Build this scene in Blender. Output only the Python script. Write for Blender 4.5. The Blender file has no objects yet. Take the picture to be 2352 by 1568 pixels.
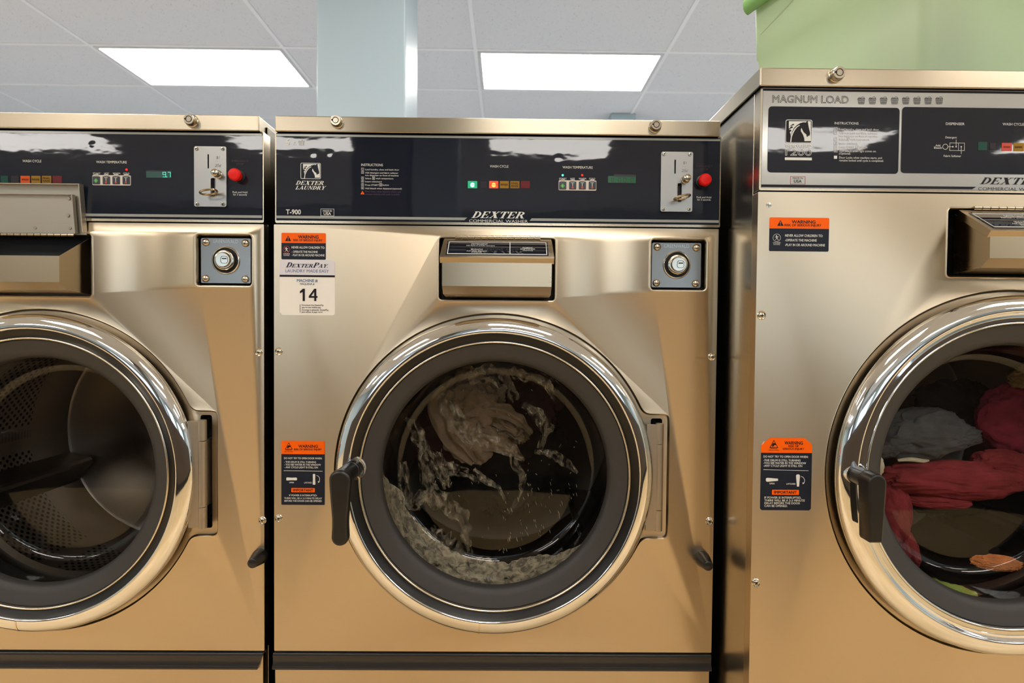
import bpy, math, os, random
from math import pi, sin, cos, radians
from mathutils import Vector, Matrix, noise
from mathutils.geometry import tessellate_polygon

random.seed(7)
SC = bpy.context.scene
COL = SC.collection

# ------------------------------------------------------------------ camera model
F = 1310.0                      # focal length in pixels of the 2352 x 1568 frame
CX, CY = 1176.0, 784.0
YAW, PITCH, ROLL = 0.00824, 0.02355, 0.00902
HC = 1.03                       # eye height above the floor
YC = 1.114                      # distance to the front of the two smaller washers
YR = 0.972                      # distance to the front of the big washer
H = 1.767                       # ceiling above the eye


def _rot():
    B = Matrix(((1, 0, 0), (0, 0, -1), (0, 1, 0)))
    c, s = cos(YAW), sin(YAW)
    Ry = Matrix(((c, 0, -s), (0, 1, 0), (s, 0, c)))
    c, s = cos(PITCH), sin(PITCH)
    Rx = Matrix(((1, 0, 0), (0, c, -s), (0, s, c)))
    c, s = cos(ROLL), sin(ROLL)
    Rz = Matrix(((c, -s, 0), (s, c, 0), (0, 0, 1)))
    return Rz @ Rx @ Ry @ B


M = _rot()
MT = M.transposed()


SHIFT = [0.0]                   # sideways step from the middle washer to the one beside it


def at(px, py, Y):
    """World x, z of the point that a pixel of the photograph shows on the upright plane at distance Y."""
    d = MT @ Vector(((px - CX) / F, (py - CY) / F, 1.0))
    return d.x / d.y * Y + SHIFT[0], HC + d.z / d.y * Y


def crop(ox, oy, s):
    return lambda x, y: (ox + x / s, oy + y / s)


# ------------------------------------------------------------------ mesh builder
class MB:
    def __init__(self):
        self.v, self.f, self.m, self.uv = [], [], [], {}
        self.mat = 0

    def add(self, vs, fs):
        b = len(self.v)
        self.v += [tuple(p) for p in vs]
        self.f += [tuple(b + i for i in f) for f in fs]
        self.m += [self.mat] * len(fs)
        return b

    def box(self, x0, x1, y0, y1, z0, z1):
        v = [(x, y, z) for x in (x0, x1) for y in (y0, y1) for z in (z0, z1)]
        self.add(v, [(0, 1, 3, 2), (4, 6, 7, 5), (0, 4, 5, 1), (2, 3, 7, 6), (0, 2, 6, 4), (1, 5, 7, 3)])

    def face(self, poly, Y, holes=()):
        """Flat region in the x-z plane at y = Y, with holes."""
        loops = [[Vector((x, z, 0)) for x, z in p] for p in (poly, *holes)]
        pts = [p for l in loops for p in l]
        tris = tessellate_polygon(loops)
        self.add([(p.x, Y, p.y) for p in pts], [tuple(t) for t in tris])

    def wall(self, poly, y0, y1, closed=True):
        n = len(poly)
        vs = [(x, y0, z) for x, z in poly] + [(x, y1, z) for x, z in poly]
        fs = [(i, (i + 1) % n, n + (i + 1) % n, n + i) for i in range(n if closed else n - 1)]
        self.add(vs, fs)

    def prism(self, poly, y0, y1, holes=()):
        self.face(poly, y0, holes)
        self.face(poly, y1, holes)
        self.wall(poly, y0, y1)
        for h in holes:
            self.wall(h, y0, y1)

    def sweep(self, poly, prof):
        """Follow a closed outline; prof lists (inward offset, y)."""
        rings = [(offset(poly, o), y) for o, y in prof]
        n = len(poly)
        vs = [(p[0], y, p[1]) for r, y in rings for p in r]
        fs = []
        for k in range(len(rings) - 1):
            for i in range(n):
                j = (i + 1) % n
                fs.append((k * n + i, k * n + j, (k + 1) * n + j, (k + 1) * n + i))
        self.add(vs, fs)

    def lathe(self, cx, cz, prof, n=96, a0=0.0, a1=2 * pi, Y=0.0):
        full = abs(a1 - a0 - 2 * pi) < 1e-6
        k = len(prof)
        steps = n if full else n + 1
        vs = []
        for i in range(steps):
            a = a0 + (a1 - a0) * i / n
            for r, y in prof:
                vs.append((cx + r * cos(a), Y + y, cz + r * sin(a)))
        fs = []
        for i in range(n):
            j = (i + 1) % steps
            for q in range(k - 1):
                fs.append((i * k + q, i * k + q + 1, j * k + q + 1, j * k + q))
        self.add(vs, fs)

    def turn(self, base, axis, prof, n=32):
        """Lathe along any axis: prof lists (distance along axis, radius)."""
        axis = Vector(axis).normalized()
        s = axis.cross(Vector((0, 0, 1)))
        if s.length < 1e-4:
            s = axis.cross(Vector((1, 0, 0)))
        s.normalize()
        t = axis.cross(s)
        base = Vector(base)
        k = len(prof)
        vs = [base + axis * d + (s * cos(2 * pi * i / n) + t * sin(2 * pi * i / n)) * r for i in range(n) for d, r in prof]
        fs = [(i * k + q, i * k + q + 1, ((i + 1) % n) * k + q + 1, ((i + 1) % n) * k + q) for i in range(n) for q in range(k - 1)]
        self.add(vs, fs)

    def tube(self, pts, r, n=10, closed=False):
        pts = [Vector(p) for p in pts]
        k = len(pts)
        vs = []
        for i, p in enumerate(pts):
            a = pts[(i - 1) % k] if (closed or i > 0) else p
            b = pts[(i + 1) % k] if (closed or i < k - 1) else p
            t = (b - a).normalized()
            u = t.cross(Vector((0, 1, 0)))
            if u.length < 1e-3:
                u = t.cross(Vector((1, 0, 0)))
            u.normalize()
            w = t.cross(u)
            rr = r[i] if isinstance(r, (list, tuple)) else r
            vs += [p + (u * cos(2 * pi * j / n) + w * sin(2 * pi * j / n)) * rr for j in range(n)]
        fs = []
        for i in range(k if closed else k - 1):
            i2 = (i + 1) % k
            for j in range(n):
                j2 = (j + 1) % n
                fs.append((i * n + j, i * n + j2, i2 * n + j2, i2 * n + j))
        if not closed:
            fs.append(tuple(range(n)))
            fs.append(tuple((k - 1) * n + j for j in range(n)))
        self.add(vs, fs)

    def grid(self, nu, nv, fn):
        vs = [fn(i / (nu - 1), j / (nv - 1)) for i in range(nu) for j in range(nv)]
        fs = [(i * nv + j, (i + 1) * nv + j, (i + 1) * nv + j + 1, i * nv + j + 1) for i in range(nu - 1) for j in range(nv - 1)]
        return self.add(vs, fs)

    def ball(self, c, rx, ry, rz, nu=20, nv=12, fn=None):
        vs, fs = [], []
        for i in range(nu):
            for j in range(nv + 1):
                a, b = 2 * pi * i / nu, pi * j / nv
                d = Vector((cos(a) * sin(b), sin(a) * sin(b), cos(b)))
                k = 1.0 if fn is None else fn(d)
                vs.append((c[0] + d.x * rx * k, c[1] + d.y * ry * k, c[2] + d.z * rz * k))
        for i in range(nu):
            for j in range(nv):
                i2 = (i + 1) % nu
                fs.append((i * (nv + 1) + j, i * (nv + 1) + j + 1, i2 * (nv + 1) + j + 1, i2 * (nv + 1) + j))
        self.add(vs, fs)

    def build(self, name, mats, parent=None, bevel=0.0, seg=2, smooth=35, solid=0.0, uv=None, weld=False, sub=0):
        if not isinstance(mats, (list, tuple)):
            mats = [mats]
        off = Vector(ROOTS[parent.name]) if parent is not None and parent.name in ROOTS else Vector((0, 0, 0))
        me = bpy.data.meshes.new(name)
        me.from_pydata([tuple(Vector(p) - off) for p in self.v], [], self.f)
        for m in mats:
            me.materials.append(m)
        me.polygons.foreach_set("material_index", self.m)
        if uv is not None:
            lay = me.uv_layers.new(name="UVMap")
            for l in me.loops:
                lay.data[l.index].uv = uv(Vector(self.v[l.vertex_index]))
        import bmesh
        bm = bmesh.new()
        bm.from_mesh(me)
        if weld:
            bmesh.ops.remove_doubles(bm, verts=bm.verts, dist=2e-5)
        bmesh.ops.recalc_face_normals(bm, faces=bm.faces)
        bm.to_mesh(me)
        bm.free()
        me.update()
        if smooth:
            me.shade_smooth()
            me.set_sharp_from_angle(angle=radians(smooth))
        o = bpy.data.objects.new(name, me)
        COL.objects.link(o)
        if parent is not None:
            o.parent = parent
            if parent.name in ROOTS:
                ROOTS[o.name] = ROOTS[parent.name]
        if solid:
            md = o.modifiers.new("thickness", "SOLIDIFY")
            md.thickness = solid
            md.offset = 0
        if bevel:
            md = o.modifiers.new("edge", "BEVEL")
            md.width = bevel
            md.segments = seg
            md.limit_method = "ANGLE"
            md.angle_limit = radians(40)
            md.harden_normals = True
        return o


ROOTS = {}


def offset(poly, o):
    """Move every point of a closed outline inward by o (outline runs counter-clockwise)."""
    if o == 0:
        return list(poly)
    n = len(poly)
    out = []
    for i in range(n):
        ax, az = poly[i - 1]
        bx, bz = poly[i]
        cx, cz = poly[(i + 1) % n]
        t = Vector((cx - ax, cz - az))
        t = t.normalized() if t.length > 1e-9 else Vector((1, 0))
        out.append((bx - t.y * o, bz + t.x * o))
    return out


def rrect(x0, x1, z0, z1, r, n=5):
    if x0 > x1:
        x0, x1 = x1, x0
    if z0 > z1:
        z0, z1 = z1, z0
    pts = []
    for cx, cz, a in ((x1 - r, z0 + r, -pi / 2), (x1 - r, z1 - r, 0), (x0 + r, z1 - r, pi / 2), (x0 + r, z0 + r, pi)):
        for k in range(n + 1):
            b = a + pi / 2 * k / n
            pts.append((cx + r * cos(b), cz + r * sin(b)))
    return pts


def circle(cx, cz, r, n=64):
    return [(cx + r * cos(2 * pi * i / n), cz + r * sin(2 * pi * i / n)) for i in range(n)]


def prect(px0, py0, px1, py1, Y):
    """Upright rectangle x0, x1, z0, z1 from two corner pixels."""
    xa, za = at(px0, (py0 + py1) / 2, Y)
    xb, zb = at(px1, (py0 + py1) / 2, Y)
    xm = (px0 + px1) / 2
    return xa, xb, at(xm, py1, Y)[1], at(xm, py0, Y)[1]


def empty(name, loc, label, cat, group=None):
    o = bpy.data.objects.new(name, None)
    COL.objects.link(o)
    o.location = loc
    o.empty_display_size = 0.1
    o["label"] = label
    o["category"] = cat
    if group:
        o["group"] = group
    ROOTS[o.name] = tuple(loc)
    return o


def tag(o, label, cat, group=None, kind=None):
    o["label"] = label
    o["category"] = cat
    if group:
        o["group"] = group
    if kind:
        o["kind"] = kind
    return o


def struct(o):
    o["kind"] = "structure"
    return o


# ------------------------------------------------------------------ materials
def lin(c):
    return tuple(((v / 255) / 12.92 if v / 255 <= 0.04045 else ((v / 255 + 0.055) / 1.055) ** 2.4) for v in c) + (1.0,)


def mat(name, rgb=None, rough=0.5, metal=0.0, spec=0.5, linear=None, **kw):
    m = bpy.data.materials.new(name)
    m.use_nodes = True
    b = m.node_tree.nodes["Principled BSDF"]
    b.inputs["Base Color"].default_value = linear + (1.0,) if linear else lin(rgb)
    b.inputs["Roughness"].default_value = rough
    b.inputs["Metallic"].default_value = metal
    b.inputs["Specular IOR Level"].default_value = spec
    for k, v in kw.items():
        b.inputs[k.replace("_", " ")].default_value = v
    return m


def nodes(m):
    return m.node_tree.nodes, m.node_tree.links, m.node_tree.nodes["Principled BSDF"]


def noise_node(m, scale, vec=(1, 1, 1), detail=3, coord="Object"):
    n, l, b = nodes(m)
    tc = n.new("ShaderNodeTexCoord")
    mp = n.new("ShaderNodeMapping")
    mp.inputs["Scale"].default_value = vec
    t = n.new("ShaderNodeTexNoise")
    t.inputs["Scale"].default_value = scale
    t.inputs["Detail"].default_value = detail
    l.new(tc.outputs[coord], mp.inputs["Vector"])
    l.new(mp.outputs["Vector"], t.inputs["Vector"])
    return t


def bump(m, height, strength, dist):
    n, l, b = nodes(m)
    bp = n.new("ShaderNodeBump")
    bp.inputs["Strength"].default_value = strength
    bp.inputs["Distance"].default_value = dist
    l.new(height, bp.inputs["Height"])
    l.new(bp.outputs["Normal"], b.inputs["Normal"])


def ramp(m, src, stops):
    n, l, b = nodes(m)
    r = n.new("ShaderNodeValToRGB")
    cr = r.color_ramp
    while len(cr.elements) < len(stops):
        cr.elements.new(0.5)
    for e, (p, c) in zip(cr.elements, stops):
        e.position = p
        e.color = c if len(c) == 4 else tuple(c) + (1.0,)
    l.new(src, r.inputs["Fac"])
    return r.outputs["Color"]


def steel(name, base, rough=0.3, aniso=0.7, streak=0.02):
    m = mat(name, linear=base, rough=rough, metal=1.0)
    n, l, b = nodes(m)
    b.inputs["Anisotropic"].default_value = aniso
    cx = n.new("ShaderNodeCombineXYZ")
    cx.inputs[2].default_value = 1.0
    l.new(cx.outputs[0], b.inputs["Tangent"])
    t = noise_node(m, 1.0, (6, 6, 900), 4)
    mr = n.new("ShaderNodeMapRange")
    mr.inputs["To Min"].default_value = rough - streak
    mr.inputs["To Max"].default_value = rough + streak
    l.new(t.outputs["Fac"], mr.inputs["Value"])
    # hand smears and cleaning marks change the gloss a little
    s = noise_node(m, 5.0, (1, 1, 0.6), 4)
    ad = n.new("ShaderNodeMath")
    ad.operation = "MULTIPLY_ADD"
    ad.inputs[1].default_value = 0.05
    l.new(s.outputs["Fac"], ad.inputs[0])
    l.new(mr.outputs["Result"], ad.inputs[2])
    l.new(ad.outputs[0], b.inputs["Roughness"])
    return m


STEEL = steel("brushed_steel", (0.56, 0.468, 0.34), 0.27, 0.78, 0.012)
STEEL_CAP = steel("brushed_steel_cap", (0.49, 0.42, 0.315), 0.22, 0.85, 0.012)
STEEL_SIDE = steel("cabinet_side_steel", (0.50, 0.46, 0.39), 0.20, 0.6, 0.02)
STEEL_CUP = steel("dispenser_steel", (0.42, 0.35, 0.25), 0.25, 0.8, 0.003)
LINER_M = steel("dull_steel", (0.46, 0.42, 0.35), 0.48, 0.0)
HINGE_M = mat("hinge_metal", rgb=(175, 165, 150), rough=0.42, metal=1.0)
CHROME = mat("chrome", linear=(0.78, 0.80, 0.83), rough=0.045, metal=1.0)
RIM_BRASS = mat("dull_rim", linear=(0.76, 0.70, 0.60), rough=0.2, metal=1.0)
PLATE = mat("zinc_plate", linear=(0.38, 0.37, 0.35), rough=0.30, metal=1.0)
VAULT = mat("vault_plate", linear=(0.25, 0.235, 0.215), rough=0.26, metal=1.0)
NICKEL = mat("nickel", linear=(0.52, 0.47, 0.385), rough=0.18, metal=1.0)
NAVY = mat("navy_overlay", rgb=(26, 30, 41), rough=0.03, spec=0.44)
NAVY_FLAT = mat("navy_print", rgb=(25, 30, 42), rough=0.5, spec=0.2)
SILVER = mat("silver_print", rgb=(150, 153, 150), rough=0.12, spec=0.5)
SILVER_BG = mat("silver_overlay", rgb=(178, 179, 177), rough=0.14, metal=0.3)
WHITE_P = mat("white_print", rgb=(214, 214, 208), rough=0.4)
GREY_P = mat("pale_grey_print", rgb=(200, 200, 192), rough=0.4)
DARK_P = mat("dark_print", rgb=(24, 20, 24), rough=0.5, spec=0.2)
INK_P = mat("navy_ink", rgb=(20, 26, 54), rough=0.5, spec=0.2)
BLUE_P = mat("blue_print", rgb=(72, 106, 144), rough=0.5, spec=0.2)
PURPLE_P = mat("faded_purple_print", rgb=(74, 38, 70), rough=0.4)
RED_P = mat("dark_red_print", rgb=(58, 26, 38), rough=0.4)
RED_LINE = mat("red_print", rgb=(150, 40, 48), rough=0.4)
ORANGE = mat("orange_print", linear=(0.88, 0.115, 0.0), rough=0.5, spec=0.15)
PAPER = mat("white_sticker", rgb=(228, 222, 212), rough=0.4)
PAPER_L = mat("lilac_sticker", rgb=(208, 204, 208), rough=0.4)
BLACK = mat("black_plastic", rgb=(22, 21, 21), rough=0.34)
BLACK_G = mat("black_gloss_plastic", rgb=(16, 15, 15), rough=0.32, spec=0.35)
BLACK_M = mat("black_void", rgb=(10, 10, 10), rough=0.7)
TRIM_M = mat("grey_black_trim", rgb=(40, 38, 38), rough=0.28)
GASKET = mat("grey_rubber", rgb=(47, 45, 43), rough=0.55)
RED_B = mat("red_button", linear=(0.72, 0.006, 0.002), rough=0.4, spec=0.25)
KEY_B = mat("cream_bezel", rgb=(205, 198, 186), rough=0.35)
KEY_M = mat("dark_key", rgb=(40, 42, 48), rough=0.2)
GREEN_P = mat("green_print", rgb=(60, 150, 60), rough=0.4)
REDMARK = mat("red_mark", rgb=(190, 50, 40), rough=0.4)
ENGRAVE = mat("engraved_line", rgb=(105, 98, 88), rough=0.5)
ENGRAVE_B = mat("stamped_letters", linear=(0.44, 0.43, 0.41), rough=0.25, metal=1.0)


def glow(name, rgb, strength, base=None):
    m = mat(name, rgb=base or rgb, rough=0.3)
    b = m.node_tree.nodes["Principled BSDF"]
    b.inputs["Emission Color"].default_value = lin(rgb)
    b.inputs["Emission Strength"].default_value = strength
    return m


LED_GREEN = glow("lamp_green", (0, 180, 120), 0.9, (0, 70, 50))
LED_CORE = glow("lamp_white_core", (190, 255, 245), 1.4)
LED_ORANGE = glow("lamp_orange", (255, 74, 6), 0.9, (160, 40, 4))
LED_CORE_O = glow("lamp_orange_core", (255, 190, 90), 1.1)
LED_RED = glow("lamp_red", (255, 16, 10), 1.1)
LED_MINT = glow("lamp_mint", (80, 240, 200), 1.4)
DIGIT = glow("digit_cyan", (70, 255, 205), 1.1, (20, 90, 70))
WIN_YELLOW = mat("amber_window", rgb=(146, 106, 8), rough=0.4, spec=0.2)
WIN_RED = mat("red_window", rgb=(104, 18, 22), rough=0.4, spec=0.2)
WIN_ORANGE = mat("orange_window", rgb=(206, 78, 10), rough=0.4, spec=0.2)
WIN_GREEN = mat("green_window", rgb=(14, 66, 54), rough=0.4, spec=0.2)
WIN_DARK = mat("dark_window", rgb=(38, 32, 38), rough=0.4, spec=0.2)
DISP_GREEN = mat("display_green", rgb=(18, 86, 52), rough=0.2)
DISP_DARK = glow("display_lit", (6, 70, 60), 0.35, (8, 50, 46))

# brushed smears on the black trim and the plastic
for mm, sc in ((TRIM_M, 300),):
    t = noise_node(mm, 1.0, (3, 3, sc), 3)
    bump(mm, t.outputs["Fac"], 0.15, 0.001)


def glass_mat(name, tint=(0.72, 0.72, 0.71), k=1.1):
    m = bpy.data.materials.new(name)
    m.use_nodes = True
    n, l = m.node_tree.nodes, m.node_tree.links
    n.clear()
    out = n.new("ShaderNodeOutputMaterial")
    mix = n.new("ShaderNodeMixShader")
    tr = n.new("ShaderNodeBsdfTransparent")
    tr.inputs[0].default_value = tint + (1,)
    gl = n.new("ShaderNodeBsdfGlossy")
    gl.inputs["Roughness"].default_value = 0.015
    # Schlick reflection of a thin pane, the same from either side
    ge = n.new("ShaderNodeNewGeometry")
    dt = n.new("ShaderNodeVectorMath")
    dt.operation = "DOT_PRODUCT"
    l.new(ge.outputs["Incoming"], dt.inputs[0])
    l.new(ge.outputs["Normal"], dt.inputs[1])

    def mth(op, a, bval=None):
        q = n.new("ShaderNodeMath")
        q.operation = op
        q.use_clamp = op != "POWER"
        l.new(a, q.inputs[0])
        if bval is not None:
            q.inputs[1].default_value = bval
        return q.outputs[0]
    ab = mth("ABSOLUTE", dt.outputs["Value"])
    iv = n.new("ShaderNodeMath")
    iv.operation = "SUBTRACT"
    iv.use_clamp = True
    iv.inputs[0].default_value = 1.0
    l.new(ab, iv.inputs[1])
    pw = mth("POWER", iv.outputs[0], 5.0)
    ma = n.new("ShaderNodeMath")
    ma.operation = "MULTIPLY_ADD"
    ma.use_clamp = True
    ma.inputs[1].default_value = 0.92
    ma.inputs[2].default_value = 0.04 * k
    l.new(pw, ma.inputs[0])
    l.new(ma.outputs[0], mix.inputs[0])
    l.new(tr.outputs[0], mix.inputs[1])
    l.new(gl.outputs[0], mix.inputs[2])
    l.new(mix.outputs[0], out.inputs[0])
    return m


GLASS = glass_mat("door_glass")


def froth_mat(name, rgb, lo, hi, scale, vec=(1, 1, 1), most=0.75):
    """White water: streaks of bubbles, clear in between."""
    m = bpy.data.materials.new(name)
    m.use_nodes = True
    n, l = m.node_tree.nodes, m.node_tree.links
    b = n["Principled BSDF"]
    b.inputs["Base Color"].default_value = lin(rgb)
    b.inputs["Roughness"].default_value = 0.25
    t = noise_node(m, scale, vec, 6)
    t.inputs["Roughness"].default_value = 0.65
    t.inputs["Distortion"].default_value = 0.6
    mr = n.new("ShaderNodeMapRange")
    mr.inputs["From Min"].default_value = lo
    mr.inputs["From Max"].default_value = hi
    mr.inputs["To Max"].default_value = most
    l.new(t.outputs["Fac"], mr.inputs["Value"])
    l.new(mr.outputs["Result"], b.inputs["Alpha"])
    return m


FROTH = froth_mat("white_water", (190, 178, 154), 0.43, 0.72, 75, (1, 1, 0.55), 0.78)
FOAM = froth_mat("foam", (238, 224, 194), 0.30, 0.72, 62, (1, 1, 1), 0.85)
DROP = mat("water_drops", rgb=(190, 182, 160), rough=0.1, spec=0.8, Alpha=0.55)


def cloth_mat(name, rgb, rough=0.9, weave=900.0, strength=0.5, vary=0.25):
    m = mat(name, rgb=rgb, rough=rough, spec=0.2)
    n, l, b = nodes(m)
    t = noise_node(m, weave, (1, 1, 1), 2)
    bump(m, t.outputs["Fac"], strength, 0.002)
    s = noise_node(m, 30, (1, 1, 1), 3)
    c = lin(rgb)[:3]
    col = ramp(m, s.outputs["Fac"], [(0.25, tuple(v * (1 - vary) for v in c)), (0.75, tuple(min(1, v * (1 + vary)) for v in c))])
    l.new(col, b.inputs["Base Color"])
    return m


CLOTH_BEIGE = cloth_mat("beige_knit", (118, 101, 82), weave=420)
CLOTH_MAROON = cloth_mat("maroon_cloth", (56, 38, 38))
CLOTH_DARK = cloth_mat("dark_cloth", (44, 42, 40))
CLOTH_GREY = cloth_mat("grey_jersey", (88, 89, 90))
CLOTH_RED = cloth_mat("red_fleece", (146, 56, 60))
CLOTH_MAGENTA = cloth_mat("crimson_cloth", (140, 48, 66))
CLOTH_ORANGE = cloth_mat("orange_terry", (240, 148, 88), weave=260, strength=1.0)
CLOTH_GREEN = cloth_mat("lime_cloth", (176, 200, 96))
CLOTH_CREAM = cloth_mat("cream_cloth", (214, 204, 176))
CLOTH_OCHRE = cloth_mat("ochre_cloth", (120, 96, 60))

# perforated drum
PERF = steel("perforated_drum", (0.42, 0.38, 0.33), 0.34, 0.0, 0.02)
n, l, b = nodes(PERF)
uvn = n.new("ShaderNodeUVMap")
mp = n.new("ShaderNodeMapping")
mp.inputs["Rotation"].default_value = (0, 0, radians(45))
mp.inputs["Scale"].default_value = (78, 78, 1)
vo = n.new("ShaderNodeTexVoronoi")
vo.voronoi_dimensions = "2D"
vo.inputs["Randomness"].default_value = 0.0
vo.inputs["Scale"].default_value = 1.0
l.new(uvn.outputs[0], mp.inputs[0])
l.new(mp.outputs[0], vo.inputs["Vector"])
pm = n.new("ShaderNodeMapRange")
pm.inputs["From Min"].default_value = 0.27
pm.inputs["From Max"].default_value = 0.33
l.new(vo.outputs["Distance"], pm.inputs["Value"])
# only inside the panels between the plain bands (UV y runs front to back, x around)
sep = n.new("ShaderNodeSeparateXYZ")
l.new(uvn.outputs[0], sep.inputs[0])
wv = n.new("ShaderNodeMath")
wv.operation = "PINGPONG"
wv.inputs[1].default_value = 0.155
l.new(sep.outputs[0], wv.inputs[0])
gt = n.new("ShaderNodeMath")
gt.operation = "LESS_THAN"
gt.inputs[1].default_value = 0.018
l.new(wv.outputs[0], gt.inputs[0])
gy = n.new("ShaderNodeMath")
gy.operation = "GREATER_THAN"
gy.inputs[1].default_value = 0.335
l.new(sep.outputs[1], gy.inputs[0])
mx1 = n.new("ShaderNodeMath")
mx1.operation = "MAXIMUM"
l.new(gt.outputs[0], mx1.inputs[0])
l.new(gy.outputs[0], mx1.inputs[1])
gf = n.new("ShaderNodeMath")
gf.operation = "LESS_THAN"
gf.inputs[1].default_value = 0.118
l.new(sep.outputs[1], gf.inputs[0])
mx0 = n.new("ShaderNodeMath")
mx0.operation = "MAXIMUM"
l.new(mx1.outputs[0], mx0.inputs[0])
l.new(gf.outputs[0], mx0.inputs[1])
mx2 = n.new("ShaderNodeMath")
mx2.operation = "MAXIMUM"
l.new(mx0.outputs[0], mx2.inputs[0])
l.new(pm.outputs[0], mx2.inputs[1])
cm = n.new("ShaderNodeMixRGB")
cm.inputs[1].default_value = (0.006, 0.006, 0.006, 1)
cm.inputs[2].default_value = (0.42, 0.38, 0.33, 1)
l.new(mx2.outputs[0], cm.inputs[0])
l.new(cm.outputs[0], b.inputs["Base Color"])
DRUM_BACK = steel("drum_back_steel", (0.30, 0.27, 0.24), 0.3, 0.0, 0.03)

DARK_WET_DRUM = steel("dark_wet_drum_steel", (0.07, 0.062, 0.054), 0.35, 0.0, 0.03)  # drum steel coloured near-black to stand for the dark, water-filled interior

# room
WALL_M = mat("pale_blue_wall", rgb=(176, 192, 198), rough=0.7)
COLUMN_M = mat("blue_column_paint", rgb=(160, 177, 186), rough=0.33)
t = noise_node(COLUMN_M, 60, (1, 1, 1), 3)
bump(COLUMN_M, t.outputs["Fac"], 0.05, 0.002)
FLOOR_M = mat("tan_floor", rgb=(196, 152, 92), rough=0.35)
t = noise_node(FLOOR_M, 4, (1, 1, 1), 4)
nn, ll, bb = nodes(FLOOR_M)
ll.new(ramp(FLOOR_M, t.outputs["Fac"], [(0.3, lin((208, 176, 126))), (0.7, lin((224, 194, 146)))]), bb.inputs["Base Color"])
TBAR = mat("ceiling_grid_paint", rgb=(236, 237, 240), rough=0.5)
TILE = mat("ceiling_tile", rgb=(214, 215, 218), rough=0.9, spec=0.1)
nn, ll, bb = nodes(TILE)
tc = nn.new("ShaderNodeTexCoord")
vo = nn.new("ShaderNodeTexVoronoi")
vo.inputs["Scale"].default_value = 95
ll.new(tc.outputs["Object"], vo.inputs["Vector"])
ns = noise_node(TILE, 40, (1, 1, 1), 4)
sb = nn.new("ShaderNodeMath")
sb.operation = "MULTIPLY_ADD"
sb.inputs[1].default_value = 0.9
ll.new(ns.outputs["Fac"], sb.inputs[0])
ll.new(vo.outputs["Distance"], sb.inputs[2])
ll.new(ramp(TILE, sb.outputs[0], [(0.50, lin((172, 173, 176))), (0.64, lin((221, 222, 226)))]), bb.inputs["Base Color"])
FIX_M = mat("fixture_frame", rgb=(206, 206, 208), rough=0.4)
DIFF_M = bpy.data.materials.new("light_diffuser")
DIFF_M.use_nodes = True
bb = DIFF_M.node_tree.nodes["Principled BSDF"]
bb.inputs["Base Color"].default_value = (0.9, 0.9, 0.9, 1)
bb.inputs["Emission Color"].default_value = (1.0, 0.955, 0.90, 1)
LIGHT = 15.0
bb.inputs["Emission Strength"].default_value = LIGHT
TUB_M = mat("green_tub_plastic", rgb=(198, 214, 182), rough=0.38)
bb = TUB_M.node_tree.nodes["Principled BSDF"]
bb.inputs["Subsurface Weight"].default_value = 0.0
nn, ll, bb = nodes(TUB_M)
tl = nn.new("ShaderNodeBsdfTranslucent")
tl.inputs[0].default_value = lin((202, 222, 184))
ms = nn.new("ShaderNodeMixShader")
ms.inputs[0].default_value = 0.38
ll.new(bb.outputs[0], ms.inputs[1])
ll.new(tl.outputs[0], ms.inputs[2])
ll.new(ms.outputs[0], nn["Material Output"].inputs["Surface"])
RIM_M = mat("green_tub_rim", rgb=(118, 164, 92), rough=0.35)

# ------------------------------------------------------------------ lettering


def _glyphs(s, bold, outline=False):
    c = bpy.data.curves.new("lettering", "FONT")
    c.body = s
    c.size = 1.0
    c.resolution_u = 3
    c.offset = bold
    c.fill_mode = "BOTH" if not outline else "NONE"
    o = bpy.data.objects.new("lettering", c)
    me = o.to_mesh()
    vs = [tuple(v.co) for v in me.vertices]
    fs = [tuple(p.vertices) for p in me.polygons]
    es = [tuple(e.vertices) for e in me.edges]
    o.to_mesh_clear()
    bpy.data.objects.remove(o)
    bpy.data.curves.remove(c)
    return vs, fs, es


CAP = max(v[1] for v in _glyphs("H", 0)[0])


def text(mb, s, p, cap, Y, al="c", bold=0.0, w=None, shear=0.0, m=0, outline=0.0):
    """Write s at pixel p (baseline), cap height in pixels, optional width in pixels, lying on the plane at Y."""
    x, z = at(p[0], p[1], Y)
    heavy = bold > 0 and outline == 0 and any(ch in s for ch in "M4")   # these two letters do not fill when thickened
    vs, fs, es = _glyphs(s, 0.0 if heavy else bold, outline > 0)
    if not vs:
        return
    k = cap * Y / F / CAP
    lo, hi = min(v[0] for v in vs), max(v[0] for v in vs)
    sx = (w * Y / F) / ((hi - lo) * k) if w else 1.0
    x0 = {"c": (lo + hi) / 2, "l": lo, "r": hi}[al]
    mb.mat = m
    q = [Vector((x + ((v[0] - x0) * sx + v[1] * shear) * k, Y, z + v[1] * k)) for v in vs]
    if outline > 0:
        hw = outline * Y / F / 2
        for a, b in es:
            d = (q[b] - q[a])
            if d.length < 1e-7:
                continue
            d.normalize()
            nrm = Vector((-d.z, 0, d.x)) * hw
            e = d * hw * 0.6
            dy = Vector((0, -lay(), 0))
            mb.add([p_ + dy for p_ in (q[a] - e + nrm, q[b] + e + nrm, q[b] + e - nrm, q[a] - e - nrm)], [(0, 1, 2, 3)])
    elif heavy:
        d = bold * k
        for i, (ox, oz) in enumerate(((-d, 0), (d, 0), (0, d), (0, -d), (-d * 0.5, 0), (d * 0.5, 0))):
            mb.add([v + Vector((ox * sx, -0.00004 * i, oz)) for v in q], fs)
    else:
        mb.add(q, fs)


_lay = [0]


def lay():
    """Thickness of one film of ink, so that overlapping strokes never lie in exactly one plane."""
    _lay[0] = (_lay[0] + 1) % 9
    return _lay[0] * 0.000018


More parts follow.
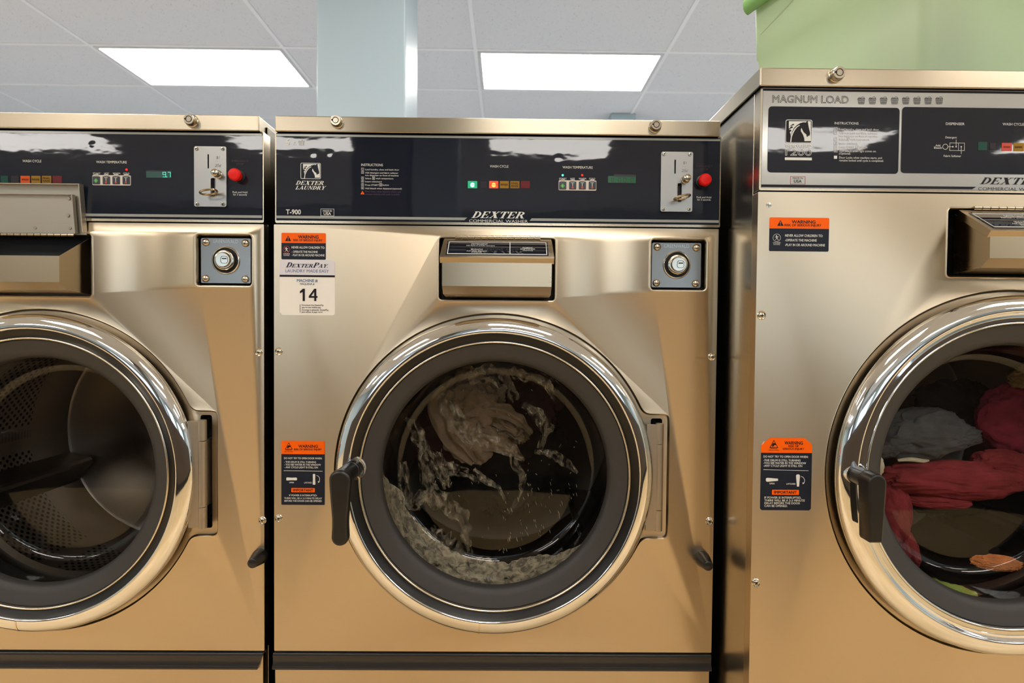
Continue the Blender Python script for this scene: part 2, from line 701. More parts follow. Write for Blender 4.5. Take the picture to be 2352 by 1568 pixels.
def ell(cx, cy, rx, ry, a0, a1, n=12):
    return [(cx + rx * cos(a0 + (a1 - a0) * i / n), cy + ry * sin(a0 + (a1 - a0) * i / n)) for i in range(n + 1)]


def R4(x0, x1, y0, y1):
    return [(x0, y0), (x1, y0), (x1, y1), (x0, y1)]


def _bowl(cy, ry, rx, t, th):
    return ell(0.30, cy, rx, ry, -pi / 2, pi / 2) + ell(0.30, cy, rx - t, ry - th, pi / 2, -pi / 2)


_ST = [R4(0.08, 0.30, 0, 1), R4(0, 0.38, 0, 0.06), R4(0, 0.38, 0.94, 1)]
SERIF = {
    "D": (0.88, _ST + [_bowl(0.5, 0.5, 0.54, 0.23, 0.06)]),
    "E": (0.84, _ST + [R4(0.2, 0.76, 0.93, 1), R4(0.2, 0.80, 0, 0.07), R4(0.28, 0.56, 0.47, 0.54), R4(0.52, 0.57, 0.36, 0.65),
                       [(0.60, 0.94), (0.76, 0.94), (0.76, 0.70), (0.71, 0.70)], [(0.62, 0.06), (0.75, 0.32), (0.80, 0.32), (0.80, 0.06)]]),
    "X": (0.98, [[(0.06, 1), (0.36, 1), (0.94, 0), (0.64, 0)], [(0.72, 1), (0.82, 1), (0.20, 0), (0.10, 0)],
                 R4(0, 0.46, 0.94, 1), R4(0.60, 0.95, 0.94, 1), R4(0, 0.34, 0, 0.06), R4(0.54, 1.02, 0, 0.06)]),
    "T": (0.88, [R4(0.32, 0.55, 0, 1), R4(0.02, 0.86, 0.93, 1), R4(0.20, 0.67, 0, 0.06),
                 [(0.02, 1), (0.02, 0.68), (0.07, 0.68), (0.18, 0.94)], [(0.86, 1), (0.86, 0.68), (0.81, 0.68), (0.70, 0.94)]]),
    "R": (0.95, _ST + [_bowl(0.74, 0.26, 0.46, 0.22, 0.06), [(0.36, 0.50), (0.60, 0.50), (0.92, 0), (0.66, 0)], R4(0.66, 1.0, 0, 0.06)]),
    "P": (0.78, _ST + [_bowl(0.73, 0.27, 0.48, 0.22, 0.06)]),
    "A": (0.95, [[(0.38, 1), (0.50, 1), (0.18, 0), (0.08, 0)], [(0.38, 1), (0.56, 1), (0.92, 0), (0.66, 0)], R4(0.2, 0.74, 0.28, 0.35),
                 R4(0, 0.30, 0, 0.06), R4(0.56, 1.0, 0, 0.06)]),
    "Y": (0.88, [R4(0.33, 0.55, 0, 0.5), [(0.04, 1), (0.32, 1), (0.55, 0.44), (0.33, 0.44)], [(0.70, 1), (0.80, 1), (0.55, 0.42), (0.46, 0.42)],
                 R4(0, 0.40, 0.94, 1), R4(0.60, 0.92, 0.94, 1), R4(0.22, 0.66, 0, 0.06)]),
    "L": (0.78, _ST + [R4(0.2, 0.74, 0, 0.07), [(0.56, 0.06), (0.69, 0.34), (0.74, 0.34), (0.74, 0.06)]]),
    "U": (0.95, [R4(0.08, 0.30, 0.3, 1), R4(0.72, 0.80, 0.3, 1), R4(0, 0.38, 0.94, 1), R4(0.62, 0.90, 0.94, 1),
                 ell(0.44, 0.32, 0.36, 0.33, pi, 2 * pi) + ell(0.51, 0.32, 0.21, 0.25, 2 * pi, pi)]),
    "N": (1.0, [R4(0.12, 0.20, 0, 1), R4(0.78, 0.86, 0, 1), [(0.08, 1), (0.34, 1), (0.86, 0), (0.72, 0)], R4(0, 0.34, 0, 0.06), R4(0.66, 0.98, 0.94, 1)]),
}


def logo(mb, s, p0, p1, Y, shear=0.35, small=1.0, m=0):
    """Slanted serif word between the pixel corners p0 (top left) and p1 (bottom right)."""
    x0, z1 = at(p0[0], p0[1], Y)
    x1, z0 = at(p1[0], p1[1], Y)
    z1 = z0 + (p1[1] - p0[1]) * Y / F
    h = z1 - z0
    adv, items = 0.0, []
    for i, ch in enumerate(s):
        k = small if ch.islower() else 1.0
        wd, polys = SERIF[ch.upper()]
        items.append((adv, k, polys))
        adv += (wd + 0.06) * k
    tot = adv - 0.06 + shear
    mb.mat = m
    for a, k, polys in items:
        for poly in polys:
            q = [(x0 + ((a + px * k) + py * k * shear) * (x1 - x0) / tot, z0 + py * k * h) for px, py in poly]
            mb.face(q, Y - lay())


def pp(mb, pts, Y, m=0):
    """Flat printed polygon from pixels."""
    mb.mat = m
    mb.face([at(x, y, Y) for x, y in pts], Y - lay())


def prr(mb, x0, y0, x1, y1, Y, m=0, r=1.0):
    mb.mat = m
    mb.face(rrect(*prect(x0, y0, x1, y1, Y), r * Y / F, 3), Y)


def pframe(mb, x0, y0, x1, y1, t, Y, m=0):
    for a in ((x0, y0, x1, y0 + t), (x0, y1 - t, x1, y1), (x0, y0, x0 + t, y1), (x1 - t, y0, x1, y1)):
        q = prect(*a, Y)
        mb.mat = m
        mb.face([(q[0], q[2]), (q[1], q[2]), (q[1], q[3]), (q[0], q[3])], Y - lay())


def pring(mb, cx, cy, r, t, Y, m=0, n=24):
    x, z = at(cx, cy, Y)
    k = Y / F
    mb.mat = m
    mb.face(circle(x, z, r * k, n), Y, [circle(x, z, (r - t) * k, n)[::-1]])


def pline(mb, a, b, t, Y, m=0):
    ax, ay = a
    bx, by = b
    L = math.hypot(bx - ax, by - ay) or 1
    nx, ny = -(by - ay) / L * t / 2, (bx - ax) / L * t / 2
    pp(mb, [(ax + nx, ay + ny), (bx + nx, by + ny), (bx - nx, by - ny), (ax - nx, ay - ny)], Y, m)


def basket(mb, cx, cy, w, h, Y, m, t=0.9):
    x0, x1, y0, y1 = cx - w / 2, cx + w / 2, cy - h / 2, cy + h / 2
    yt = y0 + h * 0.28
    pline(mb, (x0, yt), (x1, yt), t * 1.5, Y, m)
    ix = w * 0.12
    pline(mb, (x0 + ix, y1), (x1 - ix, y1), t, Y, m)
    for k in range(6):
        f = k / 5
        pline(mb, (x0 + w * (0.02 + 0.96 * f), yt), (x0 + ix + (w - 2 * ix) * f, y1), t * 0.8, Y, m)
    for k in (0.33, 0.66):
        pline(mb, (x0 + ix * k, yt + (y1 - yt) * k), (x1 - ix * k, yt + (y1 - yt) * k), t * 0.8, Y, m)
    top = [(x0 + w * 0.04, yt), (x0 + w * 0.16, y0 + h * 0.1), (x0 + w * 0.40, y0 + h * 0.2), (x0 + w * 0.66, y0), (x0 + w * 0.86, y0 + h * 0.06), (x1 - w * 0.04, yt)]
    for a, b in zip(top, top[1:]):
        pline(mb, a, b, t, Y, m)


def horse(mb, q, Y, light, dark):
    """Horse-head emblem; q maps the drawing (207 x 163 units) to pixels."""
    e = 0.0002
    x0, y0 = q(0, 0)
    x1, y1 = q(207, 163)
    k = (x1 - x0) / 207
    prr(mb, x0, y0, x1, y1, Y, light, 14 * k)
    prr(mb, x0 + 5 * k, y0 + 5 * k, x1 - 5 * k, y1 - 5 * k, Y - e, dark, 11 * k)
    P = lambda pts, d, m: pp(mb, [q(a, b) for a, b in pts], Y - d * e, m)
    P([(26, 11), (196, 11), (198, 150), (147, 150), (146, 130), (136, 105), (122, 84), (100, 110), (40, 150), (40, 110), (26, 60)], 2, light)
    # neck, head and ear
    P([(38, 157), (40, 118), (50, 86), (66, 58), (88, 38), (114, 24), (140, 18), (158, 20), (171, 4), (176, 30), (180, 52), (191, 92), (190, 106), (181, 116), (177, 110),
       (170, 122), (163, 116), (162, 104), (148, 94), (138, 84), (128, 66), (126, 58), (119, 66), (120, 82), (132, 104), (144, 128), (147, 157)], 3, dark)
    # pale line along the neck
    arc = [(36, 157), (42, 118), (53, 90), (69, 64), (90, 45), (108, 37)]
    arc2 = [(112, 41), (94, 50), (75, 70), (60, 95), (49, 121), (45, 157)]
    P(arc + arc2, 4, light)
    # mane strands
    for a, b, c in (((60, 28), (28, 48), (70, 36)), ((48, 44), (14, 74), (60, 54)), ((36, 66), (6, 102), (48, 78)), ((28, 92), (6, 132), (42, 100))):
        P([a, b, c], 3, dark)


def runner(mb, cx, cy, s, Y, m):
    """Running child in a ring."""
    q = lambda x, y: (cx + x * s, cy + y * s)
    P = lambda pts: pp(mb, [q(a, b) for a, b in pts], Y, m)
    x, z = at(*q(-0.12, -0.58), Y)
    mb.mat = m
    mb.face(circle(x, z, 0.19 * s * Y / F, 10), Y)
    P([(-0.18, -0.36), (0.12, -0.36), (0.22, 0.16), (-0.10, 0.20)])
    P([(0.08, -0.36), (0.55, -0.40), (0.62, -0.24), (0.56, -0.26), (0.1, -0.2)])
    P([(-0.18, -0.34), (-0.42, -0.04), (-0.66, -0.16), (-0.62, -0.26), (-0.42, -0.18), (-0.24, -0.36)])
    P([(0.08, 0.1), (0.22, 0.14), (0.40, 0.56), (0.60, 0.58), (0.56, 0.68), (0.28, 0.66)])
    P([(-0.10, 0.12), (0.08, 0.16), (-0.16, 0.44), (-0.38, 0.72), (-0.48, 0.64), (-0.28, 0.40)])


def hand_sign(mb, cx, cy, s, Y, m, bg):
    """Triangle with a hand caught by a disc."""
    q = lambda x, y: (cx + x * s, cy + y * s)
    pp(mb, [q(0, -1), q(1.05, 0.95), q(-1.05, 0.95)], Y, m)
    pp(mb, [q(0, -0.72), q(0.80, 0.80), q(-0.80, 0.80)], Y - 0.0002, bg)
    pp(mb, [q(-0.45, 0.30), q(-0.30, -0.10), q(0.10, -0.28), q(0.50, 0.10), q(0.50, 0.28), q(0.12, 0.24), q(-0.12, 0.62), q(-0.44, 0.60)], Y - 0.0004, m)


def warn_tri(mb, cx, cy, s, Y, m, bg):
    pp(mb, [(cx, cy - s), (cx + 1.05 * s, cy + 0.9 * s), (cx - 1.05 * s, cy + 0.9 * s)], Y, m)
    pp(mb, [(cx - 0.14 * s, cy - 0.45 * s), (cx + 0.14 * s, cy - 0.45 * s), (cx + 0.08 * s, cy + 0.32 * s), (cx - 0.08 * s, cy + 0.32 * s)], Y - 0.0002, bg)
    pp(mb, [(cx - 0.11 * s, cy + 0.45 * s), (cx + 0.11 * s, cy + 0.45 * s), (cx + 0.11 * s, cy + 0.68 * s), (cx - 0.11 * s, cy + 0.68 * s)], Y - 0.0002, bg)


# ------------------------------------------------------------------ pieces shared by the washers
def key_lock(px, py, Y, parent, r=0.0110):
    x, z = at(px, py, Y)
    b = MB()
    b.turn((x, Y, z), (0, -1, 0), [(0, r * 1.10), (0.002, r * 1.10), (0.003, r), (0.011, r * 0.93), (0.0125, r * 0.85), (0.0125, 0.0)], 28)
    o = b.build("cam_lock", NICKEL, parent)
    b = MB()
    yf = Y - 0.0128
    b.face(circle(x, z, r * 0.55, 28), yf, [circle(x, z, r * 0.44, 28)[::-1]])
    b.face(rrect(x - r * 0.74, x - r * 0.40, z - r * 0.10, z + r * 0.14, r * 0.05), yf - 0.0001)
    b.build("keyway", BLACK_M, o)
    return o


def screw(px, py, Y, parent, r=0.0062, washer=True, ang=0.3):
    x, z = at(px, py, Y)
    b = MB()
    if washer:
        b.turn((x, Y + 0.001, z), (0, -1, 0), [(0, r * 1.25), (0.0015, r * 1.25), (0.0024, r * 1.05), (0.0018, r * 0.8)], 24)
    b.turn((x, Y + 0.001, z), (0, -1, 0), [(0, r * 0.8), (0.0024, r * 0.78), (0.0036, r * 0.5), (0.0039, 0)], 24)
    o = b.build("screw", NICKEL, parent)
    b = MB()
    for a in (ang, ang + pi / 2):
        c, s = cos(a), sin(a)
        L, t = r * 0.46, r * 0.10
        yf = Y - 0.0034
        b.face([(x + c * L - s * t, z + s * L + c * t), (x - c * L - s * t, z - s * L + c * t), (x - c * L + s * t, z - s * L - c * t), (x + c * L + s * t, z + s * L - c * t)], yf)
    b.build("cross_slot", BLACK_M, o)
    return o


def knob_cone(px, py, Y, parent):
    x, z = at(px, py, Y)
    b = MB()
    b.turn((x, Y, z), (0, -1, 0), [(0, 0.0150), (0.004, 0.0152), (0.010, 0.0145), (0.034, 0.0098), (0.037, 0.0090), (0.038, 0.0075), (0.038, 0)], 32)
    for k in range(8):
        a = 2 * pi * k / 8
        b.turn((x + cos(a) * 0.0118, Y - 0.008, z + sin(a) * 0.0118), (-cos(a) * 0.16, -1, -sin(a) * 0.16), [(0, 0.0022), (0.024, 0.0016), (0.025, 0)], 6)
    return b.build("vent_knob", BLACK, parent)


def overlay_sheet(x0, x1, z0, z1, Y, dents, seed, nx=260, nz=84, amp=1.0):
    """Printed plastic sheet, slightly wavy, with the dimples of the fixings below."""
    b = MB()

    def fn(u, v):
        x, z = x0 + (x1 - x0) * u, z0 + (z1 - z0) * v
        y = 0.00009 * amp * noise.noise(Vector((x * 5, z * 26, seed))) + 0.000030 * amp * noise.noise(Vector((x * 26, z * 110, seed + 3))) + 0.000012 * amp * noise.noise(Vector((x * 90, z * 230, seed + 9)))
        for dx, dz, rr, dep in dents:
            d2 = ((x - dx) ** 2 + (z - dz) ** 2) / rr ** 2
            if d2 < 12:
                y += dep * math.exp(-d2)
        return (x, Y + y, z)
    b.grid(nx, nz, fn)
    return b


def door(parent, px, py, Y, variant):
    """Round washer door: chrome ring, rubber, glass bowl, latch handle."""
    cx, cz = at(px, py, Y)
    d = MB()
    prof = [(0.264, -0.004), (0.296, -0.005), (0.3030, -0.007), (0.3050, -0.010), (0.3050, -0.0125), (0.3044, -0.0135), (0.3046, -0.0150), (0.3056, -0.0165), (0.3062, -0.0195),
            (0.3055, -0.0225), (0.3030, -0.0255), (0.2985, -0.0285), (0.2935, -0.0308), (0.2885, -0.0324), (0.2840, -0.0333), (0.2805, -0.0336), (0.2785, -0.0331), (0.2772, -0.0319),
            (0.2768, -0.0300), (0.2640, -0.0215)]
    d.lathe(cx, cz, prof, 160, Y=Y)
    ring = d.build("door", CHROME, parent, smooth=50)
    g = MB()
    g.lathe(cx, cz, [(0.284, 0.004), (0.284, -0.007), (0.270, -0.007)], 96, Y=Y)
    g.build("door_seal", BLACK_M, ring)
    g = MB()
    g.lathe(cx, cz, [(0.2776, -0.0305), (0.2768, -0.0310), (0.2735, -0.0286), (0.2690, -0.0256), (0.2640, -0.0232), (0.2620, -0.0225)] if variant == "paddle" else
            [(0.2776, -0.0305), (0.2768, -0.0308), (0.2752, -0.0285), (0.2738, -0.0272), (0.2690, -0.0276), (0.2680, -0.0262), (0.2620, -0.0258)], 128, Y=Y)
    g.build("rubber_band" if variant == "paddle" else "inner_trim", BLACK_G if variant == "paddle" else CHROME, ring, smooth=40)
    g = MB()
    g.lathe(cx, cz, [(0.2576, -0.014), (0.2565, -0.0205), (0.2530, -0.0195), (0.2490, -0.0175), (0.2360, -0.0135), (0.2270, -0.0085), (0.2225, -0.0030), (0.2212, 0.006), (0.2330, 0.011)], 128, Y=Y)
    g.build("window_gasket", GASKET, ring, smooth=50)
    g = MB()
    g.lathe(cx, cz, [(0.2240, -0.005), (0.2218, 0.004), (0.2210, 0.020), (0.2170, 0.045), (0.2120, 0.062), (0.2070, 0.0715), (0.2000, 0.0770), (0.190, 0.0790), (0.170, 0.0796), (0.080, 0.0799), (0.0001, 0.0800)], 128, Y=Y)
    g.build("glass_bowl", GLASS, ring, smooth=60)
    g = MB()
    g.lathe(cx, cz, [(0.2626, -0.0200), (0.2620, -0.0250), (0.2606, -0.0268), (0.2590, -0.0268), (0.2576, -0.0248), (0.2571, -0.012)], 128, Y=Y)
    g.build("window_rim", RIM_BRASS if variant == "paddle" else CHROME, ring, smooth=60)
    if variant == "paddle":
        g = MB()
        a0 = radians(264.6)
        g.lathe(cx, cz, [(r + 0.0003, y - 0.0003) for r, y in prof[8:18]], 2, a0 - 0.006, a0 + 0.006, Y=Y)
        g.build("weld_seam", RIM_BRASS, ring, smooth=60)
    # latch handle
    if variant == "paddle":
        hub = Vector((cx - 0.2705, Y - 0.026, cz + 0.0160))
        tip = hub + Vector((-0.004, -0.062, -0.002))
        h = MB()
        h.turn(hub + Vector((0, 0.006, 0)), (0, -1, 0), [(0, 0.024), (0.004, 0.0235), (0.010, 0.018), (0.014, 0.0165)], 32)
        hb = h.build("handle_boss", CHROME, ring)
        h = MB()
        h.turn(hub + Vector((0, -0.006, 0)), tip - hub, [(0, 0.0165), (0.003, 0.0175), (0.012, 0.0172), (0.013, 0.016), (0.015, 0.0165), (0.050, 0.0170), (0.062, 0.0165)], 32)
        # paddle: outline swept with a rounded rim
        out = []
        for k in range(19):
            a = pi * k / 18
            out.append((0.0195 * cos(a), 0.0195 * sin(a) * 0.9))
        left = [(-0.0190, -0.012), (-0.0165, -0.045), (-0.0143, -0.070), (-0.0143, -0.085)]
        out += left
        for k in range(13):
            a = pi + pi * k / 12
            out.append((0.0153 * cos(a), -0.104 + 0.0155 * sin(a)))
        out += [(-a, b) for a, b in left[::-1]]
        poly = [(tip.x + a, tip.z + b) for a, b in out]
        y = tip.y
        h.face(offset(poly, 0.005), y - 0.016)
        h.sweep(poly, [(0.005, 0.0)] and [(0.005, y - 0.016), (0.0025, y - 0.0152), (0.0008, y - 0.0132), (0, y - 0.010), (0, y - 0.003), (0.002, y), (0.006, y + 0.001)])
        h.face(offset(poly, 0.006), y + 0.001)
        h.build("handle", BLACK, ring, smooth=40)
    else:
        hub = Vector((cx - 0.2810, Y - 0.028, cz + 0.0045))
        tip = hub + Vector((-0.0010, -0.037, 0.0))
        h = MB()
        h.turn(hub + Vector((0, 0.008, 0)), (0, -1, 0), [(0, 0.022), (0.005, 0.021), (0.010, 0.0175), (0.012, 0.0165)], 32)
        h.build("handle_boss", CHROME, ring)
        h = MB()
        h.turn(hub + Vector((0, -0.004, 0)), tip - hub, [(0, 0.0140), (0.006, 0.0145), (0.030, 0.0150)], 32)
        out = []
        for k in range(19):
            a = pi * k / 18
            out.append((0.0145 * cos(a), 0.0145 * sin(a)))
        out += [(-0.0145, -0.004), (-0.0108, -0.090), (-0.0090, -0.094), (0.0090, -0.094), (0.0108, -0.090), (0.0145, -0.004)]
        poly = [(tip.x + a, tip.z + b) for a, b in out]
        y = tip.y
        h.face(offset(poly, 0.003), y - 0.024)
        h.sweep(poly, [(0.003, y - 0.024), (0.001, y - 0.0232), (0, y - 0.021), (0, y + 0.003), (0.002, y + 0.005)])
        h.face(offset(poly, 0.002), y + 0.005)
        h.build("handle", BLACK, ring, smooth=40)
    return ring, cx, cz


def drum(parent, cx, cz, Y, perforated, depth=0.46, r=0.30, dark=None):
    DB = dark or DRUM_BACK
    b = MB()
    b.lathe(cx, cz, [(0.240, 0.100), (0.246, 0.088), (0.264, 0.084), (r, 0.100), (r, depth)], 96, Y=Y)
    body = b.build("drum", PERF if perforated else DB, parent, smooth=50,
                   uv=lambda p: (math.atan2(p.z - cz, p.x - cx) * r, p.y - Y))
    b = MB()
    b.lathe(cx, cz, [(r, depth - 0.004), (r - 0.006, depth), (r - 0.05, depth + 0.004), (0.14, depth + 0.012), (0.13, depth + 0.002), (0.02, depth), (0.0001, depth)], 96, Y=Y)
    b.build("drum_back", DB, body, smooth=50)
    for k in range(3):
        a = radians(200 + 120 * k)
        b = MB()
        ca, sa = cos(a), sin(a)

        def P(rad, tang, y):
            return (cx + rad * ca - tang * sa, Y + y, cz + rad * sa + tang * ca)
        sec = [(r + 0.002, -0.045), (r - 0.03, -0.022), (r - 0.055, -0.008), (r - 0.058, 0.0), (r - 0.055, 0.008), (r - 0.03, 0.022), (r + 0.002, 0.045)]
        nsec = len(sec)
        vs = [P(q[0], q[1], y) for y in (0.108, depth - 0.01) for q in sec]
        b.add(vs, [(i, i + 1, nsec + i + 1, nsec + i) for i in range(nsec - 1)] + [tuple(range(nsec)), tuple(range(nsec, 2 * nsec))])
        b.build("drum_lifter", DB, body)
    # stationary tub mouth between door and drum
    b = MB()
    b.lathe(cx, cz, [(0.266, 0.006), (0.266, 0.02), (0.256, 0.035), (0.252, 0.075), (0.31, 0.08), (0.33, 0.02)], 96, Y=Y)
    b.build("tub_mouth", BLACK_M, body, smooth=50)
    return body


def door_outline(cx, cz, r, tab):
    """Circle with the hinge tab, as one closed outline."""
    n = 720
    pts = []
    for i in range(n):
        a = 2 * pi * i / n
        c, s = cos(a), sin(a)
        rad = r
        if tab:
            x1, z0, z1 = tab
            if c > 0.2:
                q = (x1 - cx) / c
                z = cz + q * s
                if z0 < z < z1:
                    rad = max(rad, q)
                elif s > 0 and cz + r * s < z1:
                    q2 = (z1 - cz) / s
                    if cx + q2 * c > cx and q2 < (x1 - cx) / c:
                        rad = max(rad, q2)
                elif s < 0 and cz + r * s > z0:
                    q2 = (z0 - cz) / s
                    if q2 < (x1 - cx) / c:
                        rad = max(rad, q2)
        pts.append((cx + rad * c, cz + rad * s))
    # even spacing, then soften the corners
    L = [0]
    for i in range(n):
        a, b = pts[i], pts[(i + 1) % n]
        L.append(L[-1] + math.hypot(b[0] - a[0], b[1] - a[1]))
    m, out, j = 520, [], 0
    for k in range(m):
        t = L[-1] * k / m
        while L[j + 1] < t:
            j += 1
        f = (t - L[j]) / max(1e-9, L[j + 1] - L[j])
        a, b = pts[j], pts[(j + 1) % n]
        out.append((a[0] + (b[0] - a[0]) * f, a[1] + (b[1] - a[1]) * f))
    for _ in range(9):
        out = [tuple((out[i - 1][q] + 2 * out[i][q] + out[(i + 1) % m][q]) / 4 for q in (0, 1)) for i in range(m)]
    return out


def lip(mb, poly, Y, out=0.005, depth=0.03):
    """Rolled edge of a cut-out: a soft bead, then the way in."""
    mb.sweep(poly, [(-out, Y), (-out * 0.7, Y - 0.0010), (-out * 0.35, Y - 0.0014), (0, Y - 0.0006), (0.0012, Y + 0.002), (0.0014, Y + depth)])


def dispenser(parent, x0, x1, z, p, Y, open_lid, label_mb):
    """Soap cup with its hinged lid. z: hinge, lid front, lip bottom, face bottom, chamfer bottom."""
    zh, zf, zl, zb, zc = z
    s = 0.0015
    cup = MB()
    yb = Y + 0.012
    fr = Y - p
    sec = [(yb, zh - 0.004), (fr, zf - 0.004), (fr, zb), (fr + 0.017, zc), (yb, zc - 0.004)]
    a, b = x0 + 0.004, x1 - 0.004
    cup.add([(a, y, q) for y, q in sec] + [(b, y, q) for y, q in sec],
            [(0, 1, 2, 3, 4), (5, 6, 7, 8, 9), (1, 2, 7, 6), (2, 3, 8, 7), (3, 4, 9, 8)])
    c = cup.build("soap_dispenser", STEEL_CUP, parent, solid=0.0022, smooth=0)
    # lid, in its own frame: u runs from the hinge to the front edge, n is up from the lid
    if open_lid:
        u = Vector((0, -0.10, 0.995)).normalized()
        nrm = Vector((0, 0.995, 0.10)).normalized()
        L = 0.094
    else:
        u = Vector((0, -(p + 0.004), zf - zh))
        L = u.length
        u.normalize()
        nrm = Vector((0, u.z, -u.y)).normalized()
        if nrm.z < 0:
            nrm = -nrm
    O = Vector(((x0 + x1) / 2, Y - 0.001, zh))
    w = (x1 - x0) / 2
    P = lambda x, t, h: tuple(O + Vector((x, 0, 0)) + u * t + nrm * h)
    hl = 0.0115
    tap = 0.000
    lid = MB()

    def plate(mb, xa, xb, ta, tb, ha, hb_):
        v = [P(x, t, h) for x in (xa, xb) for t in (ta, tb) for h in (ha, hb_)]
        mb.add(v, [(0, 1, 3, 2), (4, 6, 7, 5), (0, 4, 5, 1), (2, 3, 7, 6), (0, 2, 6, 4), (1, 5, 7, 3)])
    plate(lid, -w, w, 0, L, -0.0008, 0.0008)
    plate(lid, -w, w, L - 0.0008, L + 0.0010, -hl, 0.0008)
    for sg in (-1, 1):
        plate(lid, sg * w - 0.0008, sg * w + 0.0008, 0.004, L + 0.001, -hl, 0.0008)
    ld = lid.build("dispenser_lid", LINER_M if open_lid else STEEL_CUP, parent, bevel=0.0005, smooth=30)
    hb = MB()
    hw = w * 0.80
    nk = 13
    for k in range(nk):
        xa = -hw + 2 * hw * k / nk + 0.0006
        xb = -hw + 2 * hw * (k + 1) / nk - 0.0006
        ca = O + Vector((xa, -0.003, 0.0035 if not open_lid else -0.001))
        hb.turn(ca, (1, 0, 0), [(0, 0), (0, 0.0032), (xb - xa, 0.0032), (xb - xa, 0)], 10)
    hb.build("lid_hinge", NICKEL, ld)
    if open_lid:
        ib = MB()
        # inner tray of the lid, spot-welded, with its hinge leaf
        plate(ib, -w * 0.93, w * 0.86, 0.003, L * 0.80, -0.0050, -0.0040)
        plate(ib, w * 0.855, w * 0.87, 0.002, L * 0.80, -0.0120, -0.0040)
        plate(ib, -w * 0.93, w * 0.86, L * 0.79, L * 0.80, -0.0120, -0.0040)
        ib.build("lid_liner", LINER_M, ld, bevel=0.0003, smooth=30)
        ib = MB()
        plate(ib, -w * 0.93, w * 0.83, 0.002, 0.019, -0.0060, -0.0050)
        ib.build("hinge_leaf", LINER_M, ld, bevel=0.0002, smooth=30)
        for qx, qt in ((0.76, 0.068), (0.72, 0.036), (0.74, 0.0125), (0.10, 0.0125), (-0.6, 0.0125)):
            ib = MB()
            ib.turn(P(w * qx, L * qt / 0.094, -0.0050), -nrm, [(0, 0.0036), (0.0018, 0.0030), (0.002, 0)], 16)
            ib.build("rivet", HINGE_M, ld)
    elif label_mb is not None:
        lb = MB()
        e = 0.0013
        q = lambda x, t, k=0: P(x * w, L * t, e + 0.0002 * k)
        lb.mat = 0
        lb.add([q(-0.93, 0.15), q(0.93, 0.15), q(0.91, 0.90), q(-0.91, 0.90)], [(0, 1, 2, 3)])
        lb.mat = 1
        for fr4 in (((-0.90, 0.19), (0.90, 0.19), (0.90, 0.225), (-0.90, 0.225)), ((-0.89, 0.83), (0.89, 0.83), (0.89, 0.87), (-0.89, 0.87)),
                    ((-0.90, 0.19), (-0.885, 0.19), (-0.875, 0.87), (-0.89, 0.87)), ((0.885, 0.19), (0.90, 0.19), (0.89, 0.87), (0.875, 0.87)),
                    ((0.22, 0.2), (0.235, 0.2), (0.235, 0.85), (0.22, 0.85))):
            lb.add([q(x, t, 1) for x, t in fr4], [(0, 1, 2, 3)])

        def wr(s, x, t, cap, wd):
            vs, fs, _ = _glyphs(s, 0.012)
            lo, hi = min(v[0] for v in vs), max(v[0] for v in vs)
            lb.add([P(x * w + (v[0] - (lo + hi) / 2) / (hi - lo) * wd * w, L * t - v[1] / CAP * cap * L, e + 0.0003) for v in vs], fs)
        wr("DETERGENT", -0.33, 0.36, 0.075, 0.30)
        wr("Add liquid or powder detergent", -0.31, 0.43, 0.05, 0.52)
        wr("BLEACH", -0.37, 0.65, 0.075, 0.20)
        wr("Add when displayed", -0.37, 0.72, 0.05, 0.36)
        wr("(Optional)", -0.37, 0.78, 0.05, 0.18)
        wr("FABRIC", 0.55, 0.53, 0.06, 0.18)
        wr("SOFTENER", 0.55, 0.60, 0.06, 0.27)
        wr("(Optional)", 0.55, 0.67, 0.05, 0.18)
        lb.build("lid_label", [NAVY, WHITE_P], ld, smooth=0)
    return c


